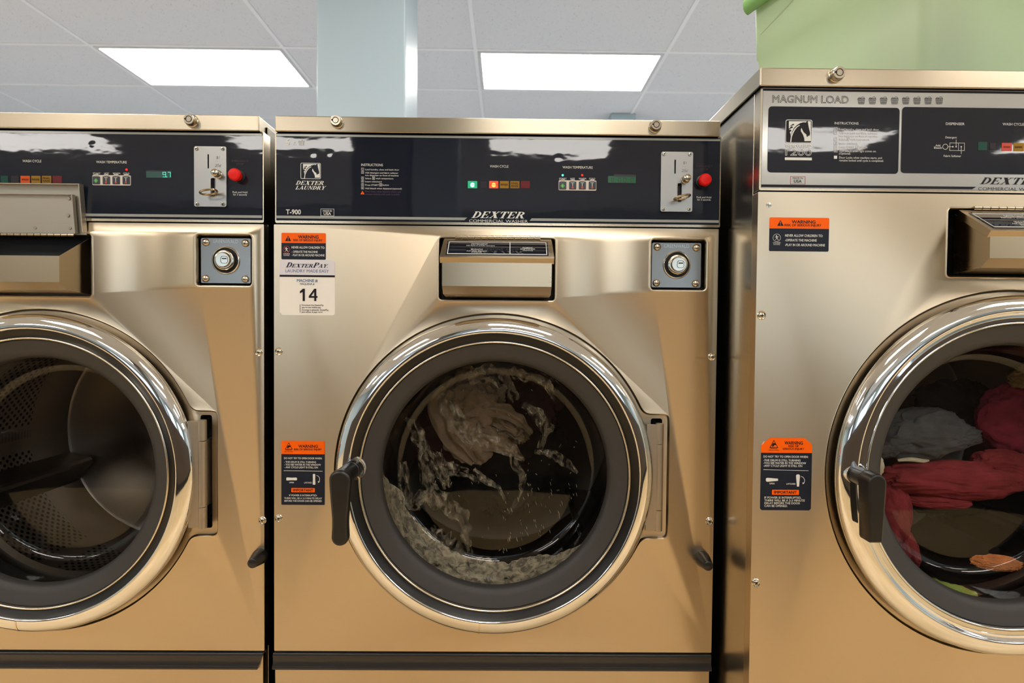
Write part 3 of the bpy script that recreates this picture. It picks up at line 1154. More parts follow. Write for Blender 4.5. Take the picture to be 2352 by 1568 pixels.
def coin_vault(parent, q, Y):
    """Coin-box face behind its cut-out: plate, four dome bolts, round lock."""
    x0, z1 = at(*q(0.0, 0.0), Y)
    x1, z0 = at(*q(1.0, 1.0), Y)
    b = MB()
    b.prism(rrect(x0, x1, z0, z1, 0.003), Y, Y + 0.004)
    pl = b.build("coin_vault", VAULT, parent, bevel=0.0005)
    W, Hh = x1 - x0, z1 - z0
    for u, v in ((0.105, 0.905), (0.90, 0.895), (0.095, 0.10), (0.895, 0.095)):
        b = MB()
        c = (x0 + W * u, Y, z0 + Hh * v)
        b.turn(c, (0, -1, 0), [(0, 0.0074), (0.0012, 0.0073), (0.0035, 0.0058), (0.0048, 0.0032), (0.0052, 0.0)], 24)
        b.build("dome_bolt", NICKEL, pl)
    b = MB()
    c = (x0 + W * 0.505, Y, z0 + Hh * 0.505)
    b.turn(c, (0, -1, 0), [(0, 0.0275), (0.002, 0.0272), (0.0035, 0.0262), (0.004, 0.0255), (0.003, 0.0245), (-0.004, 0.0240)], 48)
    b.build("lock_collar", CHROME, pl)
    b = MB()
    b.turn(c, (0, -1, 0), [(-0.003, 0.025), (0.0005, 0.0245), (0.0008, 0.0)], 40)
    b.build("lock_well", BLACK_M, pl)
    b = MB()
    b.turn(c, (0, -1, 0), [(0.0, 0.0200), (0.006, 0.0200), (0.009, 0.0190), (0.010, 0.0170), (0.010, 0.0150), (0.013, 0.0140), (0.0145, 0.0130), (0.0145, 0.0)], 48)
    lc = b.build("lock_cylinder", NICKEL, pl)
    b = MB()
    yk = Y - 0.0148
    kx, kz = c[0] + 0.0035, c[2] - 0.0005
    b.face(rrect(kx - 0.0070, kx + 0.0070, kz - 0.0070, kz + 0.0075, 0.0045), yk, [rrect(kx - 0.0062, kx + 0.0062, kz - 0.0063, kz + 0.0067, 0.004)[::-1]])
    b.face(R4(kx - 0.0042, kx + 0.0046, kz + 0.0015, kz + 0.0036), yk - 0.0001)
    b.build("keyhole", BLACK_M, lc)
    b = MB()
    cxp, cyp = q(0.505, 0.115)
    text(b, "GREENWALD", (cxp, cyp), (q(0, 0.073)[1] - q(0, 0)[1]), Y - 0.0003, w=(q(0.52, 0)[0] - q(0, 0)[0]), bold=-0.004)
    b.build("lettering", ENGRAVE_B, pl, smooth=0)
    return pl


def coin_mech(parent, Y, dim=False):
    """Coin acceptor plate of the small washers (drawn on the middle washer's pixels)."""
    q = crop(1500, 320, 8.71)
    x0, z1 = at(*q(165, 243), Y)
    x1, z0 = at(*q(783, 1448), Y)
    sl = rrect(*prect(*q(427, 405), *q(455, 686), Y), 0.0008, 3)
    s2 = rrect(*prect(*q(486, 880), *q(568, 1246), Y), 0.0022, 3)
    b = MB()
    b.prism(rrect(x0, x1, z0, z1, 0.0035), Y, Y + 0.006, [sl[::-1], s2[::-1]])
    pl = b.build("coin_slot", PLATE, parent, bevel=0.0007)
    b = MB()
    b.face(rrect(x0 + 0.002, x1 - 0.002, z0 + 0.002, z1 - 0.002, 0.003), Y + 0.0055)
    b.build("slot_void", BLACK_M, pl)
    b = MB()
    b.sweep(s2, [(-0.0012, Y), (-0.0008, Y - 0.0008), (0, Y - 0.0008), (0.0003, Y + 0.004)])
    b.build("slot_rim", NICKEL, pl)
    for cx, cy in ((218, 297), (733, 302), (210, 1395), (718, 1398)):
        x, z = at(*q(cx, cy), Y)
        b = MB()
        b.turn((x, Y, z), (0, -1, 0), [(0, 0.0034), (0.0012, 0.0033), (0.0022, 0.0026), (0.0024, 0.0015), (0.001, 0.0013)], 20)
        o = b.build("screw", NICKEL, pl)
        b = MB()
        b.face(circle(x, z, 0.0014, 10), Y - 0.0021)
        b.build("socket", BLACK_M, o)
    x, z = at(*q(640, 808), Y)
    b = MB()
    b.turn((x, Y, z), (0, -1, 0), [(0, 0.0080), (0.003, 0.0080), (0.004, 0.0068), (0.010, 0.0066), (0.013, 0.0072), (0.016, 0.0068), (0.0178, 0.0045), (0.0182, 0)], 28)
    b.build("reject_button", NICKEL, pl)
    x, z = at(*q(527, 1212), Y)
    b = MB()
    pts = []
    for k in range(28):
        a = 2 * pi * k / 28
        pts.append((x + 0.0145 * cos(a), Y - 0.0168 + 0.0135 * sin(a) , z + 0.0030 * cos(a) + 0.0015 - 0.0008 * sin(a)))
    b.tube(pts, 0.0021, 8, closed=True)
    b.build("return_lever", NICKEL, pl)
    b = MB()
    text(b, "$1", q(632, 494), 6.0, Y - 0.0003, shear=0.15, m=0)
    text(b, "- - -", q(632, 556), 4, Y - 0.0003, w=8.5, m=0)
    text(b, "25\u00a2", q(632, 652), 6.4, Y - 0.0003, w=14, shear=0.15, m=0)
    b.build("lettering", ENGRAVE, pl, smooth=0)
    return pl


SEG = {"9": "abcdfg", "7": "abc", "8": "abcdefg"}


def seven(mb, px, py, w, h, ch, Y, m):
    t = h * 0.13
    d = {"a": (0, 0, w, t), "g": (0, h / 2 - t / 2, w, h / 2 + t / 2), "d": (0, h - t, w, h), "f": (0, 0, t, h / 2), "b": (w - t, 0, w, h / 2), "e": (0, h / 2, t, h), "c": (w - t, h / 2, w, h)}
    for s in SEG[ch]:
        a = d[s]
        prr(mb, px + a[0] + 0.25, py + a[1] + 0.25, px + a[2] - 0.25, py + a[3] - 0.25, Y, m, 0.2)


def indicator(parent, x0, y0, x1, y1, Y, m, word=None, core=None, wm=None):
    b = MB()
    mats = [m, wm or DARK_P, core or m]
    q = prect(x0, y0, x1, y1, Y)
    b.prism(rrect(*q, 0.0005, 2), Y - 0.0004, Y + 0.001)
    if core:
        cx, cz = at((x0 + x1) / 2, (y0 + y1) / 2 + 0.8, Y)
        b.mat = 2
        b.face(circle(cx, cz, 0.0043, 20), Y - 0.0006)
    if word:
        rows = word.split("\n")
        for i, wd in enumerate(rows):
            cy = (y0 + y1) / 2 + (2.2 if len(rows) == 1 else (-0.8 + 6.4 * i))
            text(b, wd, ((x0 + x1) / 2, cy), 4.4, Y - 0.0008, bold=0.012, w=min(16, 4.1 * len(wd)) if len(wd) > 2 else None, m=1)
    return b.build("indicator_light", mats, parent, smooth=0)


def small_panel(parent, Y, variant):
    """Control panel of the two smaller washers."""
    x0, x1 = at(632, 410, Y)[0], at(1655.5, 410, Y)[0]
    if variant == "left":
        x1 += 0.0125
    z1, z0 = at(1143, 307.5, Y)[1], at(1143, 517.0, Y)[1]
    b = MB()
    b.prism(rrect(x0, x1, z0, z1, 0.003, 3), Y, Y + 0.03)
    pan = b.build("control_panel", STEEL_CAP, parent, bevel=0.0016)
    e = 0.0006
    Yo = Y - e
    dents = []
    for (px, py) in ((720, 352), (757, 352), (1282, 362)) if variant == "middle" else ((1283, 345),):
        dx, dz = at(px, py, Y)
        dents.append((dx, dz, 0.0046, 0.00016))
    ov = overlay_sheet(x0 + 0.0022, x1 - 0.0022, z0 + 0.0050, z1 - 0.0030, Yo, dents, 1.5 if variant == "middle" else 8.2)
    ov.build("overlay", NAVY, pan, smooth=180)
    # printing
    L = MB()
    Yp = Yo - 0.0007
    W_, S_, D_, O_, P_, R_ = 0, 1, 2, 3, 4, 5
    zt0, zt1 = z1 - 0.0092, z1 - 0.0050
    L.mat = S_
    L.face(R4(x0 + 0.003, x1 - 0.003, zt0, zt1), Yp)
    zb0, zb1 = z0 + 0.0088, z0 + 0.0138
    xa, xb = at(1066.5, 508, Y)[0], at(1221, 508, Y)[0]
    L.face([(x0 + 0.003, zb0), (xa, zb0), (xa + 0.0055, zb1), (x0 + 0.003, zb1)], Yp)
    L.face([(xb - 0.004, zb0), (x1 - 0.003, zb0), (x1 - 0.003, zb1), (xb, zb1)], Yp)
    logo(L, "DEXTER", (1082.7, 486.7), (1211, 501.7), Yp, 0.42, m=W_)
    text(L, "COMMERCIAL WASHER", (1145, 510.6), 6.1, Yp, w=134, bold=-0.004, m=W_)
    q = crop(600, 240, 4.437)
    text(L, "6", q(270, 411), 13.2, Yp, bold=0.022, w=8.6, m=W_)
    text(L, "x", q(334, 411), 10.5, Yp, bold=0.01, w=6.4, m=W_)
    basket(L, *q(408, 384), 14, 13, Yp, W_, 0.8)
    horse(L, lambda a, b_: q(400 + a, 595 + b_), Yp, W_, D_)
    logo(L, "DEXTER", q(350, 780), q(652, 820), Yp, 0.40, m=W_)
    logo(L, "LAUNDRY", q(347, 832), q(662, 868), Yp, 0.40, m=W_)
    text(L, "T-900", q(328, 1117), 10.4, Yp, bold=0.018, w=34, m=W_)
    pframe(L, *q(606, 1062), *q(743, 1136), 0.8, Yp, W_)
    text(L, "MADE IN", q(674, 1093), 4.1, Yp, w=20.5, bold=0.005, m=W_)
    text(L, "USA", q(674, 1124), 5.8, Yp, bold=0.02, w=17, m=W_)
    text(L, "INSTRUCTIONS", q(1020, 626), 5.4, Yp, "l", w=49, m=W_)
    rows = [("1", 669, "Load laundry, close and latch door", 1402, W_), ("2", 702, "Add detergent and fabric softener", 1393, W_), (None, 728, "into dispenser on front of machine", 1396, W_),
            ("3", 760, None, 0, W_), ("4", 792, "Insert coins/card", 1224, W_), ("5", 827, None, 0, W_), ("6", 861, "Add bleach when displayed (optional)", 1428, W_),
            (None, 893, "Door locks when machine starts, and", 1420, P_), (None, 920, "remains locked until cycle is ended", 1404, P_)]
    for num, y, s, xe, m in rows:
        if num:
            pframe(L, *q(1020, y - 24), *q(1046, y + 1), 0.55, Yp, W_)
            text(L, num, q(1033, y - 4), 3.6, Yp, m=W_)
        if s:
            text(L, s, q(1060, y), 3.5, Yp, "l", w=(xe - 1060) / 4.437, m=m)
    text(L, "Select", q(1060, 760), 3.5, Yp, "l", w=14, m=W_)
    pframe(L, *q(1133, 735), *q(1158, 766), 0.6, Yp, W_)
    pline(L, q(1145, 741), q(1145, 760), 1.3, Yp, W_)
    text(L, "wash temperature", q(1167, 760), 3.5, Yp, "l", w=40, m=W_)
    text(L, "Press START", q(1060, 827), 3.5, Yp, "l", w=30.5, m=W_)
    pframe(L, *q(1204, 803), *q(1231, 832), 0.6, Yp, W_)
    pring(L, *q(1217.5, 817.5), 2.0, 0.6, Yp, W_, 8)
    text(L, "button", q(1238, 827), 3.5, Yp, "l", w=14, m=W_)
    warn_tri(L, *q(1032, 897), 4.4, Yp, O_, D_)
    z2 = crop(1050, 240, 3.733)
    text(L, "WASH CYCLE", z2(360, 540), 5.5, Yp, w=42.5, m=W_)
    text(L, "WASH TEMPERATURE", z2(1033, 549), 5.5, Yp, w=69, m=W_)
    for s, x in (("START", 906), ("HOT", 990), ("WARM", 1074), ("COLD", 1157)):
        text(L, s, z2(x, 642), 3.6, Yp, bold=0.008, w={"START": 17, "HOT": 10.5, "WARM": 16.5, "COLD": 14}[s], m=W_)
    text(L, "Push and Hold", (1616.8, 455), 4.2, Yp, w=33.5, m=W_)
    text(L, "for 3 seconds", (1616.8, 460.5), 4.2, Yp, w=31, m=W_)
    text(L, "EMERGENCY", (1618, 384), 4.4, Yp, w=38, m=R_)
    text(L, "STOP", (1618, 391), 4.4, Yp, w=16, m=R_)
    L.build("lettering", [WHITE_P, SILVER, NAVY_FLAT, ORANGE, PURPLE_P, RED_P], pan, smooth=0)
    # lamps
    yl0, yl1 = 415.7, 432.2
    if variant == "middle":
        indicator(pan, 1074.6, yl0, 1096, yl1, Yo, LED_GREEN, "ON", LED_CORE)
        indicator(pan, 1104, yl0 + 1, 1118, yl1 - 1, Yo, WIN_DARK)
        indicator(pan, 1123.7, yl0, 1144.3, yl1, Yo, LED_ORANGE, "WASH", LED_CORE_O)
    else:
        indicator(pan, 1074.6, yl0, 1091, yl1, Yo, WIN_GREEN)
        indicator(pan, 1098, yl0, 1116, yl1 - 1, Yo, WIN_DARK)
        indicator(pan, 1119.5, yl0, 1140.5, yl1, Yo, WIN_ORANGE, "WASH")
    sh = 0 if variant == "middle" else -4
    indicator(pan, 1148 + sh, yl0, 1168.6 + sh, yl1, Yo, WIN_YELLOW, "RINSE")
    indicator(pan, 1172 + sh, yl0, 1193 + sh, yl1, Yo, WIN_YELLOW, "FINAL\nRINSE")
    indicator(pan, 1196.5 + sh, yl0, 1217 + sh, yl1, Yo, WIN_RED, "OFF", None, RED_P)
    for px, m in ((1292.4, LED_MINT if variant == "middle" else None), (1337.3, LED_RED if variant == "middle" else None), (1360.2, None if variant == "middle" else LED_RED)):
        if m:
            b = MB()
            x, z = at(px, 402.3 if variant == "middle" else 401.5, Yo)
            b.turn((x, Yo, z), (0, -1, 0), [(0, 0.0021), (0.0008, 0.0018), (0.0012, 0.0)], 16)
            b.build("signal_lamp", m, pan)
    # temperature keys in their cream bezel
    b = MB()
    q4 = prect(1283, 414.5, 1369.5, 437.5, Yo)
    b.prism(rrect(*q4, 0.0018, 3), Yo - 0.0012, Yo + 0.001)
    for k in range(4):
        cx, cz = at((1292.4, 1315.2, 1337.4, 1360.2)[k], 414.5, Yo)
        b.turn((cx - 0.004, Yo - 0.0014, cz - 0.0002), (1, 0, 0.05), [(0, 0), (0, 0.0016), (0.008, 0.0016), (0.0082, 0)], 8)
    bz = b.build("key_bezel", KEY_B, pan, bevel=0.0004)
    for k, px in enumerate((1292.4, 1315.2, 1337.4, 1360.2)):
        b = MB()
        q4 = prect(px - 8.2, 417.6, px + 8.2, 435.3, Yo)
        b.mat = 0
        b.prism(rrect(*q4, 0.0012, 3), Yo - 0.0022, Yo)
        Yk = Yo - 0.0025
        if k == 0:
            b.mat = 1
            cx, cz = at(px, 426.5, Yk)
            b.face([(cx, cz - 0.0048), (cx + 0.0044, cz), (cx, cz + 0.0048), (cx - 0.0044, cz)], Yk)
            text(b, "1", (px, 428.6), 4.4, Yk - 0.0002, m=2)
        else:
            pline(b, (px, 420.5), (px, 429), 1.3, Yk, 2)
            pline(b, (px - 4, 419.6), (px + 4, 419.6), 0.8, Yk, 2)
            cx, cz = at(px, 430.8, Yk)
            b.mat = 3
            b.face(circle(cx, cz, 0.0019, 14), Yk - 0.0001)
            pline(b, (px, 425 + k), (px, 430), 0.9, Yk - 0.0001, 3)
        b.build("temperature_key", [KEY_M, GREEN_P, WHITE_P, REDMARK], pan, smooth=0)
    # number display
    b = MB()
    if variant == "middle":
        prr(b, 1396.5, 404.5, 1460.5, 420, Yo - 0.0008, 0, 1)
        prr(b, 1410, 400.5, 1461, 406, Yo - 0.0009, 1, 1)
        for x in (1407, 1423, 1435, 1452):
            pframe(b, x - 3, 408, x + 3, 418, 0.7, Yo - 0.0010, 1)
    else:
        prr(b, 1405, 404, 1462, 420, Yo - 0.0008, 0, 1)
        prr(b, 1405, 403, 1462, 406, Yo - 0.0009, 1, 1)
        seven(b, 1442.5, 406.5, 8, 12.5, "9", Yo - 0.0012, 2)
        seven(b, 1454, 406.5, 7, 12.5, "7", Yo - 0.0012, 2)
        prr(b, 1451.2, 417, 1453, 419, Yo - 0.0012, 2, 0.5)
    b.build("number_display", [DISP_GREEN if variant == "middle" else DISP_DARK, KEY_M, DIGIT], pan, smooth=0)
    # red stop button
    x, z = at(1613.5, 417.5, Yo)
    b = MB()
    b.turn((x, Yo, z), (0, -1, 0), [(0, 0.0085), (0.010, 0.0085), (0.0105, 0.0112), (0.013, 0.0118), (0.018, 0.0116), (0.0205, 0.0095), (0.0212, 0.005), (0.0214, 0)], 36)
    b.build("stop_button", RED_B, pan)
    b = MB()
    b.turn((x, Yo, z), (0, -1, 0), [(0, 0.0125), (0.002, 0.0125), (0.0025, 0.0105), (0.0025, 0.0)], 32)
    b.build("button_collar", BLACK, pan)
    return pan


def warning_upper(parent, q, bx, Y, style):
    """Small orange and navy warning sticker (children); q maps the crop it was drawn from to pixels."""
    b = MB()
    x0, x1, z0, z1 = prect(*q(bx[0], bx[1]), *q(bx[2], bx[3]), Y)
    zm = at(*q((bx[0] + bx[2]) / 2, bx[4]), Y)[1]
    ol = rrect(x0, x1, z0, z1, 0.0022, 4)
    low = [p for p in ol if p[1] < zm]
    b.mat = 0
    b.prism(ol, Y - 0.0002, Y + 0.0004)
    b.mat = 1
    up = [p for p in ol if p[1] > (z0 + z1) / 2]
    b.face([(x0, zm), (x1, zm)] + up, Y - 0.0004)
    st = b.build("warning_sticker", [NAVY_FLAT, ORANGE], parent, smooth=0)
    L = MB()
    Yp = Y - 0.0007
    if style == "small":
        warn_tri(L, *q(298, 195), 6.6, Yp, 0, 2)
        text(L, "WARNING", q(628, 196), 7.0, Yp, bold=0.024, w=47, m=0)
        text(L, "RISK OF SERIOUS INJURY", q(622, 242), 4.7, Yp, bold=0.016, w=66.5, m=0)
        pring(L, *q(271, 376), 7.9, 0.6, Yp, 3)
        runner(L, *q(271, 376), 6.6, Yp - 0.0002, 1)
        pline(L, q(236, 340), q(306, 412), 0.7, Yp, 3)
        text(L, "CHILDREN", q(272, 457), 2.7, Yp, w=15, m=1)
        text(L, "PLAYING", q(272, 482), 2.7, Yp, w=13, m=1)
        text(L, "NEVER ALLOW CHILDREN TO:", q(354, 358), 4.8, Yp, "l", bold=0.014, w=75.5, m=1)
        text(L, "- OPERATE THE MACHINE", q(357, 430), 4.8, Yp, "l", bold=0.014, w=59, m=1)
        text(L, "- PLAY IN OR AROUND MACHINE", q(357, 484), 4.8, Yp, "l", bold=0.014, w=74.5, m=1)
    else:
        warn_tri(L, *q(776, 343), 6.9, Yp, 0, 2)
        text(L, "WARNING", q(1345, 350), 6.6, Yp, bold=0.022, w=55, m=0)
        text(L, "RISK OF SERIOUS INJURY", q(1330, 422), 4.9, Yp, bold=0.014, w=85, m=0)
        pring(L, *q(686, 703), 9.0, 0.7, Yp, 1)
        runner(L, *q(686, 703), 7.4, Yp - 0.0002, 1)
        text(L, "CHILDREN", q(684, 842), 2.9, Yp, w=17.5, m=1)
        text(L, "PLAYING", q(684, 882), 2.9, Yp, w=14.5, m=1)
        text(L, "NEVER ALLOW CHILDREN TO:", q(888, 676), 5.3, Yp, "l", bold=0.014, w=87, m=1)
        text(L, "-OPERATE THE MACHINE", q(888, 790), 5.3, Yp, "l", bold=0.014, w=73, m=1)
        text(L, "-PLAY IN OR AROUND MACHINE", q(888, 906), 5.3, Yp, "l", bold=0.014, w=92, m=1)
    L.build("lettering", [DARK_P, WHITE_P, ORANGE, REDMARK], st, smooth=0)


def lever_icon(L, q, x, y, horiz, wide, Y, m, taper):
    """Little drawing of the door lever."""
    if taper:
        h, a, b = 68, 22, 12
        half = [(-h, 0.55 * a), (-h + 8, 0.9 * a), (-h + 22, a), (h, b)]
        pts = [(u, -v) for u, v in half] + [(u, v) for u, v in half[::-1]]
        pp(L, [q(x + u, y + v) if horiz else q(x + v, y + u) for u, v in pts], Y, m)
        return
    a, b, h = 15, 17, 64
    if horiz:
        pts = [(x - h, y - a), (x - h + 12, y - a - 4), (x, y - b + 2), (x + h - 8, y - b), (x + h, y - b + 8), (x + h, y + b - 8), (x + h - 8, y + b), (x, y + b - 2), (x - h + 12, y + a + 4), (x - h, y + a)]
    else:
        pts = [(x - a, y - h + 6), (x - a + 8, y - h - 2), (x + a - 8, y - h - 2), (x + a, y - h + 6), (x + b - 4, y), (x + b, y + h - 8), (x + b - 6, y + h), (x - b + 6, y + h), (x - b, y + h - 8), (x - b + 4, y)]
    pp(L, [q(*p) for p in pts], Y, m)


def warning_lower(parent, q, Y, style):
    b = MB()
    if style == "small":
        bx, zmid = (137, 168, 659, 936), 327
        x0, x1, z0, z1 = prect(*q(bx[0], bx[1]), *q(bx[2], bx[3]), Y)
        ol = rrect(x0, x1, z0, z1, 0.0015, 3)
    else:
        bx, zmid = (132, 124, 706, 938), 292
        x0, x1, z0, z1 = prect(*q(bx[0], bx[1]), *q(bx[2], bx[3]), Y)
        k = (x1 - x0)
        ol = [(x0 + 0.003, z0), (x1 - 0.003, z0), (x1, z0 + 0.003), (x1, z1 - k * 0.13), (x1 - k * 0.15, z1), (x1 - k * 0.34, z1), (x1 - k * 0.345, z1 - k * 0.01), (x1 - k * 0.35, z1), (x0 + k * 0.17, z1), (x0, z1 - k * 0.14), (x0, z0 + 0.003)]
    zm = at(*q((bx[0] + bx[2]) / 2, zmid), Y)[1]
    b.mat = 0
    b.prism(ol, Y - 0.0002, Y + 0.0004)
    b.mat = 1
    b.face([(x0, zm), (x1, zm)] + [p for p in ol if p[1] > zm], Y - 0.0004)
    if style != "small":
        b.mat = 2
        k = x1 - x0
        b.face([(x0, z1 - k * 0.14), (x0 + k * 0.03, z1 - k * 0.12), (x0 + k * 0.065, z1 - k * 0.075), (x0 + k * 0.06, z1 - k * 0.06)], Y - 0.0005)
    st = b.build("latch_sticker", [NAVY_FLAT, ORANGE, PAPER], parent, smooth=0)
    L = MB()
    Yp = Y - 0.0007
    D, Wh, O = 0, 1, 2
    if style == "small":
        hand_sign(L, *q(226, 230), 8.4, Yp, D, O)
        text(L, "OBSERVE", q(224, 286), 2.0, Yp, w=14, m=D)
        text(L, "PRECAUTIONS", q(224, 303), 2.0, Yp, w=20, m=D)
        text(L, "WARNING", q(457, 250), 6.6, Yp, bold=0.024, w=45, m=D)
        text(L, "RISK OF SERIOUS INJURY", q(455, 281), 4.0, Yp, bold=0.018, w=64, m=D)
        T = [("DO NOT TRY TO OPEN DOOR WHEN:", 170, 386, 87), ("- THE DRUM IS STILL TURNING", 172, 431, 73), ("- YOU SEE WATER IN THE WINDOW", 172, 463, 84), ("- ANY CYCLE LIGHT IS STILL ON", 172, 495, 77)]
        pline(L, q(166, 525), q(632, 533), 0.9, Yp, Wh)
        lever_icon(L, q, 261, 625, True, 0, Yp, Wh, False)
        lever_icon(L, q, 530, 630, False, 0, Yp, Wh, False)
        arc = [(560, 582), (582, 592), (597, 615), (597, 640), (588, 655)]
        text(L, "OPEN", q(260, 676), 3.2, Yp, bold=0.01, w=10.6, m=Wh)
        text(L, "LATCHED", q(457, 678), 3.2, Yp, bold=0.01, w=17.5, m=Wh)
        prr(L, *q(257, 734), *q(540, 785), Yp, O, 1.5)
        text(L, "IMPORTANT", q(398, 774), 5.4, Yp - 0.0002, bold=0.024, w=46, m=D)
        for s, y, w in (("IF POWER IS INTERRUPTED:", 832, 64), ("THERE WILL BE A 2-3 MINUTE DELAY", 867, 87), ("BEFORE THE DOOR CAN BE OPENED", 899, 86)):
            text(L, s, q(398, y), 3.9, Yp, bold=0.012, w=w, m=Wh)
        cap = 4.0
        head = [(575, 652), (600, 655), (582, 674)]
    else:
        hand_sign(L, *q(282, 192), 9.6, Yp, D, O)
        text(L, "OBSERVE", q(280, 249), 2.2, Yp, w=16, m=D)
        text(L, "PRECAUTIONS", q(280, 268), 2.2, Yp, w=24, m=D)
        text(L, "WARNING", q(504, 199), 7.4, Yp, bold=0.022, w=43, m=D)
        text(L, "RISK OF", q(504, 228), 4.4, Yp, bold=0.016, w=24, m=D)
        text(L, "SERIOUS INJURY", q(502, 258), 4.4, Yp, bold=0.016, w=50, m=D)
        T = [("DO NOT TRY TO OPEN DOOR WHEN:", 165, 345, 104), ("-THE DRUM IS STILL TURNING", 165, 386, 86), ("-YOU SEE WATER IN THE WINDOW", 165, 417, 99), ("-ANY CYCLE LIGHT IS STILL ON", 165, 448, 90)]
        pline(L, q(164, 481), q(670, 493), 0.9, Yp, Wh)
        lever_icon(L, q, 260, 595, True, 0, Yp, Wh, True)
        lever_icon(L, q, 553, 603, False, 0, Yp, Wh, True)
        arc = [(586, 556), (610, 566), (626, 590), (628, 612), (620, 630)]
        text(L, "OPEN", q(260, 646), 3.6, Yp, bold=0.01, w=12, m=Wh)
        text(L, "LATCHED", q(474, 650), 3.6, Yp, bold=0.01, w=21, m=Wh)
        prr(L, *q(260, 708), *q(564, 764), Yp, O, 1.5)
        text(L, "IMPORTANT", q(411, 752), 6.3, Yp - 0.0002, bold=0.024, w=52, m=D)
        for s, y, w in (("IF POWER IS INTERRUPTED,", 806, 86), ("THERE WILL BE A 2-3 MINUTE", 837, 94), ("DELAY BEFORE THE DOOR", 868, 83), ("CAN BE OPENED.", 899, 54)):
            text(L, s, q(175, y), 4.6, Yp, "l", bold=0.010, w=w, m=Wh)
        cap = 4.6
        head = [(602, 626), (628, 628), (608, 646)]
    for s, x, y, w in T:
        text(L, s, q(x, y), cap, Yp, "l", bold=0.012, w=w, m=Wh)
    for a, c in zip(arc, arc[1:]):
        pline(L, q(*a), q(*c), 1.0, Yp, Wh)
    pp(L, [q(*p) for p in head], Yp, Wh)
    L.build("lettering", [DARK_P, WHITE_P, ORANGE], st, smooth=0)


def pay_sticker(parent, Y):
    q = crop(620, 520, 7.128)
    b = MB()
    x0, x1, z0, z1 = prect(*q(160, 546), *q(1064, 1450), Y)
    k = x1 - x0
    # two clipped corners: top right and bottom left
    ol = [(x0 + k * 0.045, z0), (x1 - k * 0.04, z0), (x1 - k * 0.01, z0 + k * 0.01), (x1, z0 + k * 0.04), (x1, z1 - k * 0.04), (x1 - k * 0.055, z1), (x0 + k * 0.04, z1), (x0 + k * 0.01, z1 - k * 0.01), (x0, z1 - k * 0.04), (x0, z0 + k * 0.045), (x0 + k * 0.02, z0 + k * 0.035)]
    b.mat = 0
    b.prism(ol, Y - 0.0002, Y + 0.0004)
    zm = at(*q(612, 795), Y)[1]
    zk = at(*q(612, 827), Y)[1]
    b.mat = 1
    b.face([(x0, zm), (x1, zm)] + [p for p in ol if p[1] > zm], Y - 0.0004)
    b.mat = 2
    b.face(R4(x0, x1, zk, zm), Y - 0.0006)
    st = b.build("pay_sticker", [PAPER, PAPER_L, DARK_P], parent, smooth=0)
    L = MB()
    Yp = Y - 0.0008
    # small capitals: big initials, smaller rest
    logo(L, "DexterPay", q(258, 594), q(962, 676), Yp, 0.40, 0.72, m=0)
    text(L, ".", q(942, 675), 9, Yp, m=0)
    text(L, "LAUNDRY MADE EASY", q(610, 751), 6.6, Yp, w=99, m=1)
    text(L, "MACHINE #", q(611, 908), 6.5, Yp, bold=0.014, w=47, m=1)
    text(L, "M\u00c1QUINA #", q(611, 955), 4.2, Yp, bold=0.006, w=32.5, m=1)
    # digits
    L.mat = 2
    pp(L, [q(*p) for p in ((540, 1018), (572, 1018), (572, 1220), (535, 1220), (535, 1072), (490, 1094), (490, 1060))], Yp, 2)
    four = [q(*p) for p in ((725, 1018), (760, 1018), (760, 1138), (780, 1138), (780, 1167), (760, 1167), (760, 1220), (724, 1220), (724, 1167), (636, 1167), (636, 1138))]
    hole = [q(*p) for p in ((724, 1138), (724, 1070), (676, 1138))]
    L.face([at(*p, Yp) for p in four], Yp, [[at(*p, Yp) for p in hole]])
    pline(L, q(494, 1274), q(494, 1410), 1.0, Yp, 2)
    for s, y, w, m in (("Download the DexterPay", 1298, 50, 2), ("app to use mobile pay.", 1334, 44.5, 2), ("Descarga la aplicaci\u00f3n DexterPay", 1375, 61, 2), ("para utilizar el pago m\u00f3vil.", 1410, 48, 2)):
        text(L, s, q(521, y), 3.6, Yp, "l", bold=0.008, w=w, m=m)
    L.build("lettering", [INK_P, BLUE_P, DARK_P], st, smooth=0)


def cabinet(parent, x0, x1, y0, y1, z0, z1):
    b = MB()
    v = [(x, y, z) for x in (x0, x1) for y in (y0, y1) for z in (z0, z1)]
    b.add(v, [(0, 1, 3, 2), (4, 6, 7, 5), (0, 4, 6, 2), (1, 3, 7, 5), (2, 6, 7, 3)])
    return b.build("cabinet", STEEL_SIDE, parent, solid=0.003, bevel=0.002)


